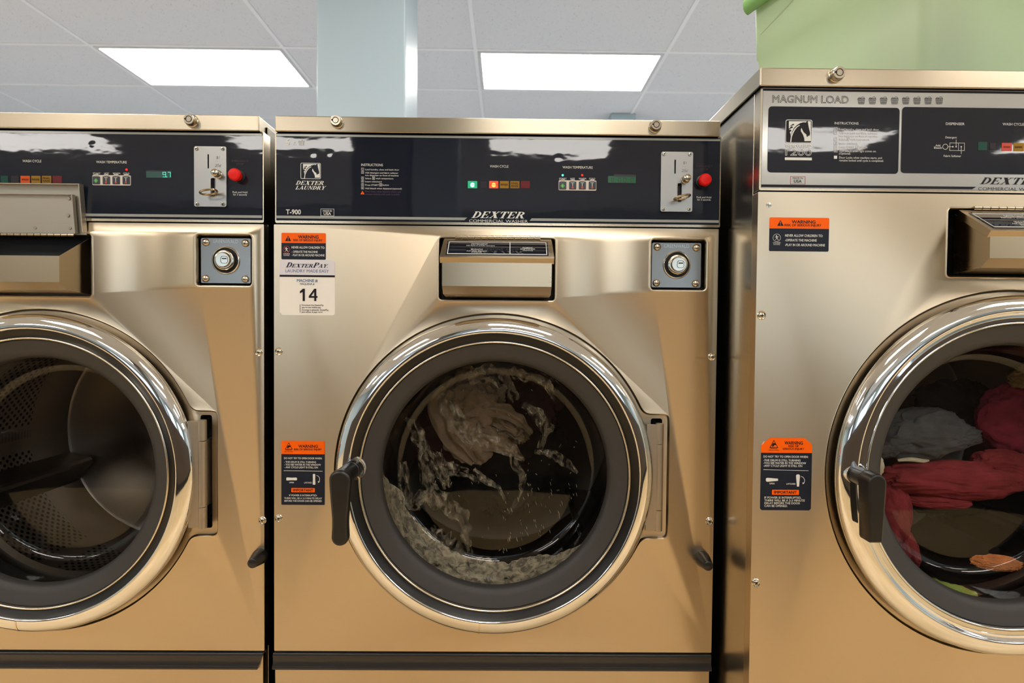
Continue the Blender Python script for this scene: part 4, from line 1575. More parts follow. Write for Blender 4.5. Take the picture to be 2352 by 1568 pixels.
def washer_small(variant):
    dx = 0.0 if variant == "middle" else -0.884
    SHIFT[0] = dx
    xl, xr = at(629.5, 1000, YC)[0], at(1642.5, 1000, YC)[0]
    zt, zb = at(1140, 520.5, YC)[1], at(1140, 1496.3, YC)[1]
    base = 0.138
    if variant == "middle":
        root = empty("washer", ((xl + xr) / 2, YC, 0.0), "steel front-loading washer in the middle, white number 14 sticker on its front", "washing machine", "front-loading washers")
    else:
        root = empty("washer", ((xl + xr) / 2, YC, 0.0), "steel front-loading washer with its soap lid standing open and an empty drum", "washing machine", "front-loading washers")
    Y = YC
    # body
    cab = cabinet(root, xl + 0.002, xr - 0.002, Y + 0.022, Y + 1.10, 0.12, at(1143, 290, Y)[1])
    b = MB()
    b.box(xl + 0.01, xr - 0.01, Y + 0.02, Y + 1.08, 0.0, 0.12)
    b.build("plinth", BLACK_M, root)
    b = MB()
    ztop, zcb = at(1143, 271, Y - 0.012)[1], at(1143, 307.3, Y - 0.012)[1]
    xcl, xcr = at(631.5, 290, Y - 0.012)[0], at(1655, 290, Y - 0.012)[0]
    b.box(xcl, xcr, Y - 0.012, Y + 1.11, zcb, ztop)
    b.build("top_cover", STEEL_CAP, root, bevel=0.0022)
    for px, py in ((775, 281), (1504, 291)):
        key_lock(px, py, Y - 0.012, root)
    # dark strip under the top cover and under the control panel
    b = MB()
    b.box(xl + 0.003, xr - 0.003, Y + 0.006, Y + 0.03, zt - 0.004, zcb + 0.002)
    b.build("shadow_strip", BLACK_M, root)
    # control panel
    SHIFT[0] = dx - (0.0125 if variant == "left" else 0)
    small_panel(root, Y - 0.003, variant)
    coin_mech(root, Y - 0.009)
    SHIFT[0] = dx
    # front panel with its openings
    cx, cz = at(1137.0, 1088.5, Y)
    tab = (at(1537.5, 1090, Y)[0], at(1520, 1238.5, Y)[1], at(1520, 949, Y)[1])
    outl = door_outline(cx, cz, 0.3170, tab)
    ds = -0.0135 if variant == "left" else 0.0
    dq = prect(1008.5, 546.5, 1274.5, 689.5, Y)
    disp = rrect(dq[0] + ds, dq[1] + ds, dq[2], dq[3], 0.006, 6)
    vq = prect(1495, 549, 1622, 666.5, Y)
    vlt = rrect(*vq, 0.007, 6)
    grow = lambda p, o: offset(p, -o)
    b = MB()
    b.face(rrect(xl, xr, zb, zt, 0.0016, 3), Y, [outl[::-1], grow(disp, 0.005)[::-1], grow(vlt, 0.005)[::-1]])
    b.wall(rrect(xl, xr, zb, zt, 0.0016, 3), Y, Y + 0.022)
    rec = 0.0045
    prof = [(0, Y), (0.0010, Y - 0.0004), (0.0022, Y + 0.0006), (0.0032, Y + rec * 0.6), (0.0044, Y + rec * 0.94), (0.0058, Y + rec)]
    b.sweep(outl, prof)
    inner = offset(outl, 0.0058)
    slot = rrect(*prect(1493, 960.5, 1519, 1218, Y + rec), 0.0045, 4)
    hole = circle(cx, cz, 0.266, 120)
    b.face(inner, Y + rec, [hole[::-1], slot[::-1]])
    b.wall(hole, Y + rec, Y + rec + 0.012)
    b.wall(slot, Y + rec, Y + rec + 0.03)
    lip(b, disp, Y)
    lip(b, vlt, Y)
    b.build("front_panel", STEEL, root, smooth=40, weld=True)
    # dark boxes behind the openings
    for nm, r4, dep in (("dispenser_recess", (dq[0] + ds, dq[1] + ds, dq[2], dq[3]), 0.03), ("vault_recess", vq, 0.030)):
        b = MB()
        p = rrect(r4[0] + 0.0012, r4[1] - 0.0012, r4[2] + 0.0012, r4[3] - 0.0012, 0.006, 5)
        b.wall(p, Y + 0.002, Y + dep)
        b.face(p, Y + dep)
        b.build(nm, BLACK_M, root)
    coin_vault(root, lambda u, v: (1498 + 111 * u, 557 + 103.5 * v), Y + 0.010)
    b = MB()
    b.face(rrect(slot[0][0] - 0.05, slot[0][0] + 0.03, tab[1], tab[2], 0.004), Y + rec + 0.032)
    b.build("hinge_pocket", BLACK_M, root)
    # soap dispenser
    e = HC
    Yf = Y - 0.065
    xa, xb = at(1011.5, 600, Yf)[0] + ds, at(1271.5, 600, Yf)[0] + ds
    zz = (at(1143, 549.5, Y)[1], at(1143, 592.5, Yf)[1], at(1143, 606, Yf)[1], at(1143, 657, Yf)[1], at(1143, 675, Yf + 0.017)[1])
    dsp = dispenser(root, xa, xb, zz, 0.065, Y, variant == "left", True)
    # door and hinge
    ring, dcx, dcz = door(root, 1137.0, 1088.5, Y, "paddle")
    h = MB()
    hx, hz0 = at(1511.5, 1218.5, Y - 0.013)
    hz1 = at(1511.5, 971.5, Y - 0.013)[1]
    cut = [hz0, at(1511.5, 1170, Y - 0.013)[1], at(1511.5, 1019.5, Y - 0.013)[1], hz1]
    for k in range(3):
        h.turn((hx, Y - 0.013, cut[k] + 0.0005), (0, 0, 1), [(0, 0), (0, 0.0078), (cut[k + 1] - cut[k] - 0.001, 0.0078), (cut[k + 1] - cut[k] - 0.001, 0)], 24)
    h.box(hx - 0.026, hx - 0.003, Y - 0.018, Y - 0.012, hz0 + 0.002, hz1 - 0.002)
    h.box(hx - 0.004, hx + 0.004, Y - 0.012, Y + 0.03, cut[1], cut[2])
    h.build("door_hinge", HINGE_M, root, bevel=0.0004)
    dr = drum(root, dcx, dcz, Y, variant == "left", dark=None if variant == "left" else DARK_WET_DRUM)
    # fixings
    for px, py in ((640.5, 807), (640.5, 1190), (1635.5, 819), (1629, 1196.5)) if variant == "middle" else ((1634, 818), (1635, 1201)):
        screw(px, py, Y, root, ang=0.2 + px * 0.3)
    knob_cone(1612 + (17 if variant == "left" else 0), 1282, Y, root)
    # lower trim and kick panel
    z1, z2 = at(1140, 1500, Y)[1], at(1140, 1536.5, Y)[1]
    b = MB()
    sec = [(Y + 0.012, z1 + 0.001), (Y - 0.002, z1 - 0.0005), (Y - 0.004, z1 - 0.004)]
    for k in range(8):
        f = k / 7
        sec.append((Y - 0.004 + 0.0018 * sin(pi * f) - 0.001 * f, z1 - 0.005 - (z1 - z2 - 0.013) * f))
    sec += [(Y - 0.006, z2 + 0.008), (Y - 0.007, z2 + 0.006), (Y - 0.007, z2 + 0.002), (Y - 0.005, z2), (Y + 0.012, z2)]
    ns = len(sec)
    cutx = 0.011 if variant == "left" else 0.0
    vs = [(xl - 0.0015, y, z) for y, z in sec] + [(xr - 0.001 - cutx * min(1, max(0, (z1 - z) / (z1 - z2))), y, z) for y, z in sec]
    b.add(vs, [(i, (i + 1) % ns, ns + (i + 1) % ns, ns + i) for i in range(ns)] + [tuple(range(ns)), tuple(range(ns, 2 * ns))])
    b.build("lower_trim", TRIM_M, root, smooth=30)
    b = MB()
    b.box(xl + 0.001, xr - 0.003, Y + 0.001, Y + 0.02, 0.12, z1 - 0.004)
    b.build("kick_panel", STEEL, root, bevel=0.001)
    if variant == "middle":
        warning_upper(root, crop(620, 520, 7.128), (188, 106, 916, 541, 272), Y, "small")
        pay_sticker(root, Y)
        warning_lower(root, crop(620, 980, 5.227), Y, "small")
    SHIFT[0] = 0.0
    return root, dcx, dcz


def big_panel(root, Y):
    x0 = at(1745.5, 320, Y)[0]
    x1 = x0 + 0.856
    z1, z0 = at(2048, 202.5, Y)[1], at(2048, 440, Y)[1]
    b = MB()
    b.prism(rrect(x0, x1, z0, z1, 0.003, 3), Y, Y + 0.022)
    pan = b.build("control_panel", STEEL_CAP, root, bevel=0.0016)
    Yo = Y - 0.0006
    b = MB()
    b.face(R4(x0 + 0.0035, x1 - 0.0035, z0 + 0.004, z1 - 0.002), Yo)
    b.build("overlay", SILVER_BG, pan, smooth=0)
    q = crop(1660, 140, 3.399)
    for k, (a, c) in enumerate((((357, 354), (1368, 881)), ((1400, 359), (2900, 892)))):
        ax, az1 = at(*q(*a), Yo)
        bx, bz0 = at(*q(*c), Yo)
        dents = []
        if k == 0:
            ol_r = rrect(ax, bx, bz0, az1, 0.006, 4)
        sh = overlay_sheet(ax, bx, bz0, az1, Yo - 0.0005, [], 21.0 + 4 * k, 130 if k == 0 else 170, 60, 0.5)
        # pull the corners in to a round
        r = 0.006
        for i, (vx, vy, vz) in enumerate(sh.v):
            kx = ax + r if vx < ax + r else (bx - r if vx > bx - r else None)
            kz = bz0 + r if vz < bz0 + r else (az1 - r if vz > az1 - r else None)
            if kx is not None and kz is not None:
                ux, uz = vx - kx, vz - kz
                m_ = max(abs(ux), abs(uz))
                L_ = math.hypot(ux, uz)
                if L_ > 1e-9:
                    sh.v[i] = (kx + ux / L_ * m_, vy, kz + uz / L_ * m_)
        sh.build("overlay_window", NAVY, pan, smooth=180)
    L = MB()
    Yp = Yo - 0.0010
    Yq = Yo - 0.0003
    W_, D_, R_ = 0, 1, 2
    za, zb_ = at(2048, 211.0, Yq)[1], at(2048, 217.0, Yq)[1]
    L.mat = D_
    L.face(R4(x0 + 0.0035, x1 - 0.0035, z1 - 0.0072, z1 - 0.0036), Yq)
    xe = at(*q(1965, 990), Yq)[0]
    L.face([(x0 + 0.0035, z0 + 0.0052), (xe - 0.004, z0 + 0.0052), (xe + 0.003, z0 + 0.0096), (x0 + 0.0035, z0 + 0.0096)], Yq)
    text(L, "MAGNUM LOAD", q(685, 327), 16.0, Yq, w=174, bold=0.034, outline=0.75, m=D_)
    for k in range(8):
        basket(L, *q(1082 + 86.9 * k, 307), 16.5, 16.5, Yq, D_, 0.9)
    pframe(L, *q(528, 900), *q(645, 962), 0.9, Yq, R_)
    text(L, "MADE IN", q(586, 922), 4.2, Yq, w=23.5, m=D_)
    text(L, "USA", q(586, 949), 6.2, Yq, bold=0.02, w=18, m=D_)
    logo(L, "DEXTER", q(2008, 914), q(2508, 967), Yq, 0.42, m=D_)
    text(L, "COMMERCIAL WASHER", q(1994, 1008), 6.6, Yq, "l", w=152, bold=-0.004, m=D_)
    horse(L, lambda a, c: q(490 + a * 208 / 207, 458 + c * 182 / 163), Yp, W_, D_)
    text(L, "THOROUGHBRED", q(592, 675), 6.4, Yp, bold=0.03, w=61, m=W_)
    text(L, "1200", q(591, 737), 14.0, Yp, bold=0.045, w=60, outline=0.8, m=W_)
    a, c = q(485, 753), q(696, 774)
    prr(L, *a, *c, Yp, W_, 0.4)
    text(L, "INSTRUCTIONS", q(873, 494), 5.2, Yp, "l", w=55, m=W_)
    rows = [("1", 540, "Load laundry, close and latch door.", 1222), ("2", 568, "Add detergent and fabric softener", 1212), (None, 592, "into dispenser on front of machine.", 1215), ("3", 619, None, 0), ("4", 650, "Insert coins/card.", 1055),
            ("5", 679, None, 0), ("6", 709, "Add bleach when light comes on.", 1200), (None, 729, "(Optional)", 996), (None, 761, "Door Locks when machine starts, and", 1243), (None, 783, "remains locked until cycle is completed.", 1257)]
    for num, y, s, xx in rows:
        if num:
            pframe(L, *q(869, y - 22), *q(895, y + 3), 0.6, Yp, W_)
            text(L, num, q(882, y - 2), 4.2, Yp, m=W_)
        if s:
            text(L, s, q(909, y), 4.6, Yp, "l", w=(xx - 909) / 3.399, m=W_)
    text(L, "Select", q(909, 619), 4.6, Yp, "l", w=17, m=W_)
    pframe(L, *q(971, 597), *q(990, 622), 0.6, Yp, W_)
    pline(L, q(980, 602), q(980, 617), 1.4, Yp, W_)
    text(L, "wash temperature.", q(998, 619), 4.6, Yp, "l", w=45, m=W_)
    text(L, "Press START", q(909, 679), 4.6, Yp, "l", w=35, m=W_)
    pframe(L, *q(1039, 658), *q(1063, 683), 0.6, Yp, W_)
    pring(L, *q(1051, 670.5), 2.6, 0.7, Yp, W_, 8)
    text(L, "button.", q(1071, 679), 4.6, Yp, "l", w=18, m=W_)
    prr(L, *q(868, 739), *q(893, 763), Yp, W_, 0.3)
    text(L, "DISPENSER", q(1815, 500), 5.6, Yp, w=43, m=W_)
    text(L, "WASH CYCLE", q(2185, 502), 5.6, Yp, "l", w=49, m=W_)
    text(L, "Detergent", q(1783, 604), 4.6, Yp, w=26, m=W_)
    text(L, "Add", q(1680, 667), 4.6, Yp, w=11, m=W_)
    text(L, "Bleach", q(1680, 685), 4.6, Yp, w=18, m=W_)
    text(L, "Fabric Softener", q(1793, 749), 4.6, Yp, w=40, m=W_)
    pring(L, *q(1738, 669), 6.4, 0.9, Yp, W_)
    pframe(L, *q(1771, 639), *q(1888, 700), 0.8, Yp, W_)
    pline(L, q(1841, 640), q(1841, 699), 0.8, Yp, W_)
    for a, c in (((1759, 669), (1797, 669)), ((1822, 669), (1822, 614)), ((1862, 669), (1862, 726))):
        pline(L, q(*a), q(*c), 0.8, Yp, W_)
    for a in ((1797, 669), (1822, 669), (1862, 669)):
        pring(L, *q(*a), 1.6, 1.5, Yp - 0.0001, W_, 8)
    L.build("lettering", [WHITE_P, DARK_P, RED_LINE], pan, smooth=0)
    for (a, c, m, s, cm) in (((1992, 632), (2064, 698), WIN_GREEN, None, None), ((2085, 640), (2130, 690), WIN_DARK, None, None), ((2178, 640), (2257, 702), glow("lamp_dim_orange", (226, 60, 10), 0.25, (150, 34, 6)), "WASH", None), ((2271, 640), (2350, 704), WIN_YELLOW, "RINSE", None), ((2364, 640), (2443, 704), WIN_YELLOW, "FINAL\nRINSE", None)):
        indicator(pan, *q(*a), *q(*c), Yo - 0.0006, m, s, cm)
    return pan


def washer_big():
    Y = YR
    xl = at(1734.5, 800, Y)[0]
    xl = (at(1741, 450, Y)[0] + at(1720.5, 1560, Y)[0]) / 2
    xr = xl + 0.856
    root = empty("washer", ((xl + xr) / 2, Y, 0.0), "taller steel washer with a silver control panel and a green tub on top", "washing machine", "front-loading washers")
    zt = at(2040, 443.5, Y)[1]
    b = MB()
    ztop, zcb = at(2045, 158, Y - 0.010)[1], at(2045, 200.5, Y - 0.010)[1]
    xcl = at(1746, 180, Y - 0.010)[0]
    b.box(xcl, xr + 0.004, Y - 0.010, Y + 1.28, zcb, ztop)
    b.build("top_cover", STEEL_CAP, root, bevel=0.0022)
    key_lock(1919, 173.5, Y - 0.010, root, 0.0114)
    cabinet(root, xl + 0.0015, xr - 0.0015, Y + 0.023, Y + 1.26, 0.12, zcb + 0.004)
    b = MB()
    b.box(xl + 0.01, xr - 0.01, Y + 0.02, Y + 1.2, 0.0, 0.12)
    b.build("plinth", BLACK_M, root)
    b = MB()
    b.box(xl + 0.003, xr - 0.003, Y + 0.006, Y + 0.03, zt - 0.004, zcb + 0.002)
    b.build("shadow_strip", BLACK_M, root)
    big_panel(root, Y - 0.002)
    zb = 0.16
    px, py = 2315, 1083
    cx, cz = at(2313, 1087, Y)
    outl = door_outline(cx, cz, 0.3175, None)
    x0 = at(2176, 556, Y)[0]
    dz1, dz0 = at(2260, 479.5, Y)[1], at(2260, 636, Y)[1]
    disp = rrect(x0, x0 + 0.262, dz0, dz1, 0.006, 6)
    b = MB()
    ol = rrect(xl, xr, zb, zt, 0.0016, 3)
    b.face(ol, Y, [outl[::-1], offset(disp, -0.003)[::-1]])
    b.wall(ol, Y, Y + 0.022)
    rec = 0.0042
    b.sweep(outl, [(0, Y), (0.0010, Y - 0.0004), (0.0022, Y + 0.0006), (0.0032, Y + rec * 0.6), (0.0044, Y + rec * 0.94), (0.0058, Y + rec)])
    hole = circle(cx, cz, 0.266, 120)
    b.face(offset(outl, 0.0058), Y + rec, [hole[::-1]])
    b.wall(hole, Y + rec, Y + rec + 0.012)
    lip(b, disp, Y, 0.003)
    b.build("front_panel", STEEL, root, smooth=40, weld=True)
    b = MB()
    p = offset(disp, 0.0012)
    b.wall(p, Y + 0.002, Y + 0.035)
    b.face(p, Y + 0.035)
    b.build("dispenser_recess", BLACK_M, root)
    Yf = Y - 0.062
    xa = at(2269, 545, Yf)[0]
    zz = (at(2240, 483.5, Y)[1], at(2280, 531, Yf)[1], at(2280, 541, Yf)[1], at(2280, 592, Yf)[1], at(2280, 614, Yf + 0.017)[1])
    dispenser(root, xa, xa + 0.226, zz, 0.062, Y, False, True)
    ring, dcx, dcz = door(root, 2313, 1087, Y, "lever")
    drum(root, dcx, dcz, Y, False)
    screw(1749, 724, Y, root, 0.0062, True, 0.1)
    screw(1736, 1338, Y, root, 0.0062, True, 0.6)
    # flush screw with a worn slot
    x, z = at(1765.5, 471, Y)
    b = MB()
    b.turn((x, Y + 0.0005, z), (0, -1, 0), [(0, 0.0049), (0.0008, 0.0047), (0.0010, 0)], 20)
    o = b.build("flush_screw", NICKEL, root)
    b = MB()
    b.face(R4(x - 0.0042, x + 0.0042, z - 0.0004, z + 0.0004), Y - 0.0007)
    b.face(R4(x - 0.0006, x + 0.0002, z - 0.0040, z + 0.0040), Y - 0.0007)
    b.build("cross_slot", ENGRAVE, o, smooth=0)
    warning_upper(root, crop(1720, 480, 10.69), (500, 210, 1966, 1040, 482), Y, "big")
    warning_lower(root, crop(1720, 980, 4.9), Y, "big")
    return root, dcx, dcz, ztop, xl, xr


W_MID, MCX, MCZ = washer_small("middle")
W_LEFT, LCX, LCZ = washer_small("left")
W_BIG, BCX, BCZ, BTOP, BXL, BXR = washer_big()


# ------------------------------------------------------------------ laundry and water
def folds(d, seed, k=2.2, a=0.20, b=0.10):
    p = d * k + Vector((seed, seed * 1.7, -seed))
    p = p + Vector((noise.noise(p * 1.3), noise.noise(p * 1.3 + Vector((5, 1, 2))), noise.noise(p * 1.1 - Vector((3, 4, 1))))) * 0.5
    return 1.0 + a * noise.noise(p) - b * abs(noise.noise(p * 2.3)) * 2.0 + b * 0.5 * (1 - abs(noise.noise(p * 4.7)) * 2.0) * 0.6


def lump(mb, px, py, Y, rx, rz, ry, seed, ang=0.0, k=2.2, a=0.20, b=0.12, nu=90, nv=60):
    """Crumpled cloth: folded ellipsoid centred where the pixel meets the plane at Y; rx, rz in pixels, ry in metres."""
    x, z = at(px, py, Y)
    s = Y / F
    vs, fs = [], []
    ca, sa = cos(ang), sin(ang)
    for i in range(nu):
        for j in range(nv + 1):
            t, f = 2 * pi * i / nu, pi * j / nv
            d = Vector((cos(t) * sin(f), sin(t) * sin(f), cos(f)))
            r = folds(d, seed, k, a, b)
            ex, ez = d.x * rx * s * r, d.z * rz * s * r
            vs.append((x + ex * ca - ez * sa, Y + d.y * ry * r, z + ex * sa + ez * ca))
    for i in range(nu):
        for j in range(nv):
            i2 = (i + 1) % nu
            fs.append((i * (nv + 1) + j, i * (nv + 1) + j + 1, i2 * (nv + 1) + j + 1, i2 * (nv + 1) + j))
    mb.add(vs, fs)


def curve_at(pts, t):
    n = len(pts) - 1
    f = t * n
    i = min(int(f), n - 1)
    f -= i
    g = lambda k: Vector(pts[max(0, min(n, k))])
    p0, p1, p2, p3 = g(i - 1), g(i), g(i + 1), g(i + 2)
    return 0.5 * ((2 * p1) + (p2 - p0) * f + (2 * p0 - 5 * p1 + 4 * p2 - p3) * f * f + (3 * p1 - p0 - 3 * p2 + p3) * f ** 3)


def ribbon(mb, pts, seed, nu=60, nv=18, amp=0.006, waves=2.5, ragged=0.0):
    """Draped strip: pts = (px, py, Y, width px)."""
    def fn(u, v):
        c = curve_at(pts, u)
        d = curve_at(pts, min(1, u + 0.02)) - curve_at(pts, max(0, u - 0.02))
        L = math.hypot(d[0], d[1]) or 1
        nx, ny = -d[1] / L, d[0] / L
        w = c[3] * (v - 0.5)
        if ragged:
            w *= 1 + ragged * noise.noise(Vector((u * 7, (v > 0.5) * 9.0, seed)))
        x, z = at(c[0] + nx * w, c[1] + ny * w, c[2])
        y = c[2] + amp * sin((v + 0.25 * noise.noise(Vector((u * 4, seed, 0)))) * waves * 2 * pi) + amp * 0.8 * noise.noise(Vector((u * 5, v * 4, seed)))
        return (x, y, z)
    mb.grid(nu, nv, fn)


def cloth(name, mb, m, label, cat="clothing", group=None, solid=0.0):
    o = mb.build(name, m, None, smooth=60, solid=solid)
    return tag(o, label, cat, group)


YB = YC + 0.100
b = MB()
lump(b, 1085, 925, YB + 0.045, 78, 82, 0.035, 3.1, 0.3, 2.0, 0.22, 0.16)
lump(b, 1160, 975, YB + 0.050, 66, 34, 0.03, 5.7, -0.5, 2.4, 0.2, 0.16)
ribbon(b, [(1030, 893, YB + 0.01, 40), (1008, 935, YB + 0.004, 52), (1026, 985, YB, 50), (1060, 1030, YB + 0.002, 44), (1090, 1062, YB + 0.008, 22)], 2.0, 70, 20, 0.004, 2.0)
ribbon(b, [(1035, 975, YB + 0.010, 60), (1066, 1010, YB + 0.006, 92), (1098, 1036, YB + 0.008, 78), (1116, 1060, YB + 0.012, 30)], 4.0, 70, 26, 0.004, 1.5, 0.35)
ribbon(b, [(1090, 1000, YB + 0.012, 60), (1140, 1015, YB + 0.010, 44), (1180, 1036, YB + 0.014, 26), (1204, 1058, YB + 0.018, 6)], 4.6, 70, 22, 0.004, 1.5, 0.3)
ribbon(b, [(1110, 935, YB + 0.016, 40), (1160, 945, YB + 0.014, 34), (1196, 968, YB + 0.016, 24), (1222, 996, YB + 0.02, 8)], 6.0, 60, 18, 0.004, 1.6, 0.4)
cloth("wet_sweater", b, CLOTH_BEIGE, "wet beige knitted sweater tumbling behind the glass of the middle washer", group="laundry in the middle washer", solid=0.0)
b = MB()
lump(b, 1225, 920, YB + 0.115, 66, 66, 0.028, 8.8, 0.2)
lump(b, 1010, 1005, YB + 0.115, 66, 80, 0.028, 9.9, 0.1)
cloth("dark_garment", b, CLOTH_MAROON, "dark maroon wet garment half hidden behind the beige sweater", group="laundry in the middle washer")
b = MB()
lump(b, 1138, 1040, YB + 0.22, 150, 145, 0.05, 12.3, 0.0)
cloth("dark_towel", b, CLOTH_DARK, "nearly black wet towel filling the back of the middle washer's drum", "towel", "laundry in the middle washer")

# white water flung round the drum
b = MB()
b.mat = 1
prof = [(0.2262, 0.016), (0.2240, 0.028), (0.2205, 0.046), (0.2155, 0.063), (0.2100, 0.0738), (0.2040, 0.0800), (0.1940, 0.0835)]


def foam_band(u, v):
    """Band of foam round the bowl, thin at its ends and thickest low down."""
    a = radians(176 + 146 * u)
    wd = max(0.06, min(1.0, 7 * u, 6 * (1 - u))) * (0.60 + 0.26 * sin(pi * min(1, u * 1.1)) + 0.16 * noise.noise(Vector((u * 11, 4, 1))) + 0.12 * noise.noise(Vector((u * 38, 7, 2))))
    f = min(v * wd, 0.999) * (len(prof) - 1)
    i = int(f)
    r = prof[i][0] + (prof[i + 1][0] - prof[i][0]) * (f - i)
    y = prof[i][1] + (prof[i + 1][1] - prof[i][1]) * (f - i)
    return (MCX + r * cos(a), YC + y, MCZ + r * sin(a))


b.grid(160, 24, foam_band)
b.mat = 0
g = lambda *p: [(x, y, YC + 0.088 + k, w) for x, y, k, w in p]
ribbon(b, g((966, 990, 0.004, 16), (972, 1050, 0, 24), (982, 1100, 0, 34), (990, 1150, 0, 44), (985, 1160, 0.002, 36)), 1.0, 60, 14, 0.003, 2, 0.5)
ribbon(b, g((925, 1060, 0.004, 20), (930, 1110, 0, 34), (938, 1150, 0, 36), (960, 1166, 0, 14), (962, 1168, 0, 8)), 2.0, 60, 14, 0.003, 2, 0.6)
ribbon(b, g((935, 1165, 0.002, 10), (970, 1140, 0, 30), (1005, 1130, 0, 26)), 3.0, 40, 12, 0.003, 2, 0.6)
ribbon(b, g((1000, 1125, 0.002, 20), (1030, 1160, 0, 40), (1060, 1190, 0, 38), (1075, 1222, 0, 16)), 4.0, 60, 14, 0.003, 2, 0.5)
ribbon(b, g((1062, 1215, 0.001, 16), (1066, 1255, 0, 40), (1062, 1280, 0, 70), (1064, 1292, 0, 84)), 5.0, 50, 18, 0.003, 2, 0.4)
ribbon(b, g((985, 1215, 0.001, 30), (1010, 1238, 0, 46), (1035, 1258, 0, 50)), 6.0, 50, 18, 0.003, 2, 0.5)
ribbon(b, g((1228, 1036, 0.004, 10), (1265, 1042, 0, 20), (1300, 1062, 0, 22), (1326, 1086, 0, 6)), 7.0, 50, 10, 0.002, 1, 0.5)
ribbon(b, g((1225, 862, 0.004, 14), (1255, 880, 0, 22), (1268, 905, 0, 14), (1280, 925, 0, 8)), 8.0, 50, 10, 0.003, 1, 0.6)
ribbon(b, g((1168, 850, 0.004, 18), (1195, 860, 0, 26), (1240, 872, 0, 14)), 9.0, 40, 10, 0.003, 1, 0.6)
ribbon(b, g((1190, 1000, 0.004, 10), (1180, 1055, 0, 20), (1200, 1095, 0, 16), (1190, 1140, 0, 10), (1170, 1180, 0, 8)), 10.0, 60, 10, 0.003, 1, 0.8)
ribbon(b, g((1255, 968, 0.004, 6), (1268, 985, 0, 12), (1240, 1000, 0, 8)), 11.0, 30, 8, 0.003, 1, 0.8)
ribbon(b, g((1090, 1075, 0.002, 8), (1110, 1100, 0, 18), (1145, 1120, 0, 10), (1160, 1150, 0, 6)), 12.0, 40, 8, 0.002, 1, 0.8)
ribbon(b, g((1000, 1040, 0.002, 10), (1030, 1075, 0, 34), (1070, 1085, 0, 20), (1100, 1110, 0, 10)), 13.0, 50, 12, 0.003, 2, 0.8)
ribbon(b, g((1075, 870, 0.001, 30), (1120, 855, 0, 40), (1160, 880, 0, 34), (1185, 920, 0, 20)), 14.0, 50, 14, 0.003, 2, 0.8)
ribbon(b, g((1010, 905, 0.001, 20), (1040, 960, 0, 50), (1085, 1000, 0, 44), (1140, 1020, 0, 30), (1200, 1055, 0, 14)), 15.0, 60, 16, 0.003, 2, 0.8)
ribbon(b, g((930, 960, 0.002, 14), (955, 985, 0, 30), (975, 1030, 0, 26), (1010, 1080, 0, 30), (1030, 1120, 0, 20)), 16.0, 60, 14, 0.003, 2, 0.8)
ribbon(b, g((1200, 930, 0.002, 14), (1235, 950, 0, 26), (1250, 990, 0, 22), (1240, 1030, 0, 14)), 17.0, 50, 12, 0.003, 2, 0.8)
b.mat = 2
rnd = random.Random(5)


def drop(px, py, L, w, ang, k):
    Y = YC + 0.0845 + k
    x, z = at(px, py, Y)
    s = Y / F
    n0 = len(b.v)
    b.ball((0, 0, 0), w * s, w * s, L * s, 6, 5)
    ca, sa = cos(ang), sin(ang)
    for i in range(n0, len(b.v)):
        p = b.v[i]
        b.v[i] = (x + p[0] * ca - p[2] * sa, Y + p[1], z + p[0] * sa + p[2] * ca)


for _ in range(150):
    r = rnd.random()
    if r < 0.55:
        t = rnd.random()
        px, py = 1150 + 190 * rnd.random(), 1110 + 170 * rnd.random()
        if (px - 1134) ** 2 + (py - 1068) ** 2 > 205 ** 2:
            continue
        drop(px, py, rnd.uniform(1.5, 6.5), rnd.uniform(0.5, 1.1), radians(20 + rnd.uniform(-8, 8)), rnd.uniform(0, 0.004))
    else:
        a, q = rnd.random() * 2 * pi, 200 * math.sqrt(rnd.random())
        drop(1134 + q * cos(a), 1066 + q * sin(a), rnd.uniform(1.0, 5.0), rnd.uniform(0.5, 1.1), radians(rnd.uniform(-40, 60)), rnd.uniform(0, 0.004))
wat = b.build("wash_water", [FROTH, FOAM, DROP], None, smooth=60)
tag(wat, "white splashing water and foam behind the glass of the middle washer", "water", None, "stuff")

# the big washer's load
YL = YR + 0.095
b = MB()
lump(b, 2118, 996, YL + 0.036, 112, 60, 0.034, 21.0, 0.06, 2.0, 0.20, 0.09)
lump(b, 2045, 1018, YL + 0.040, 56, 34, 0.03, 22.5, 0.2, 2.0, 0.2, 0.09)
lump(b, 2195, 1002, YL + 0.038, 58, 28, 0.03, 23.5, 0.1, 2.0, 0.2, 0.09)
cloth("grey_shirt", b, CLOTH_GREY, "crumpled dark grey shirt pressed to the glass of the taller washer", group="laundry in the taller washer")
b = MB()
lump(b, 2185, 1100, YL + 0.042, 185, 44, 0.036, 31.0, -0.03, 1.5, 0.16, 0.07, 120, 60)
lump(b, 2042, 1180, YL + 0.044, 46, 80, 0.034, 32.0, 0.05, 1.5, 0.18, 0.07)
lump(b, 2072, 1255, YL + 0.046, 30, 58, 0.030, 33.0, 0.35, 1.5, 0.18, 0.07)
lump(b, 2150, 1150, YL + 0.040, 85, 18, 0.026, 34.0, -0.04, 1.6, 0.16, 0.08)
lump(b, 2300, 1064, YL + 0.050, 74, 34, 0.026, 35.0, -0.10, 1.5, 0.18, 0.08)
fl = cloth("red_sweatshirt", b, CLOTH_RED, "dark red sweatshirt lying across the taller washer's window with one sleeve hanging", group="laundry in the taller washer")
b = MB()
ribbon(b, [(2062, 1057, YL + 0.012, 5), (2090, 1055, YL + 0.008, 9), (2120, 1058, YL + 0.008, 8), (2134, 1057, YL + 0.010, 3)], 2.0, 30, 6, 0.001, 1)
o = b.build("drawstring", CLOTH_CREAM, fl, solid=0.001)
o["label"] = "cream drawstring"
b = MB()
lump(b, 2330, 965, YL + 0.085, 88, 88, 0.035, 41.0, 0.2, 1.5, 0.18, 0.08)
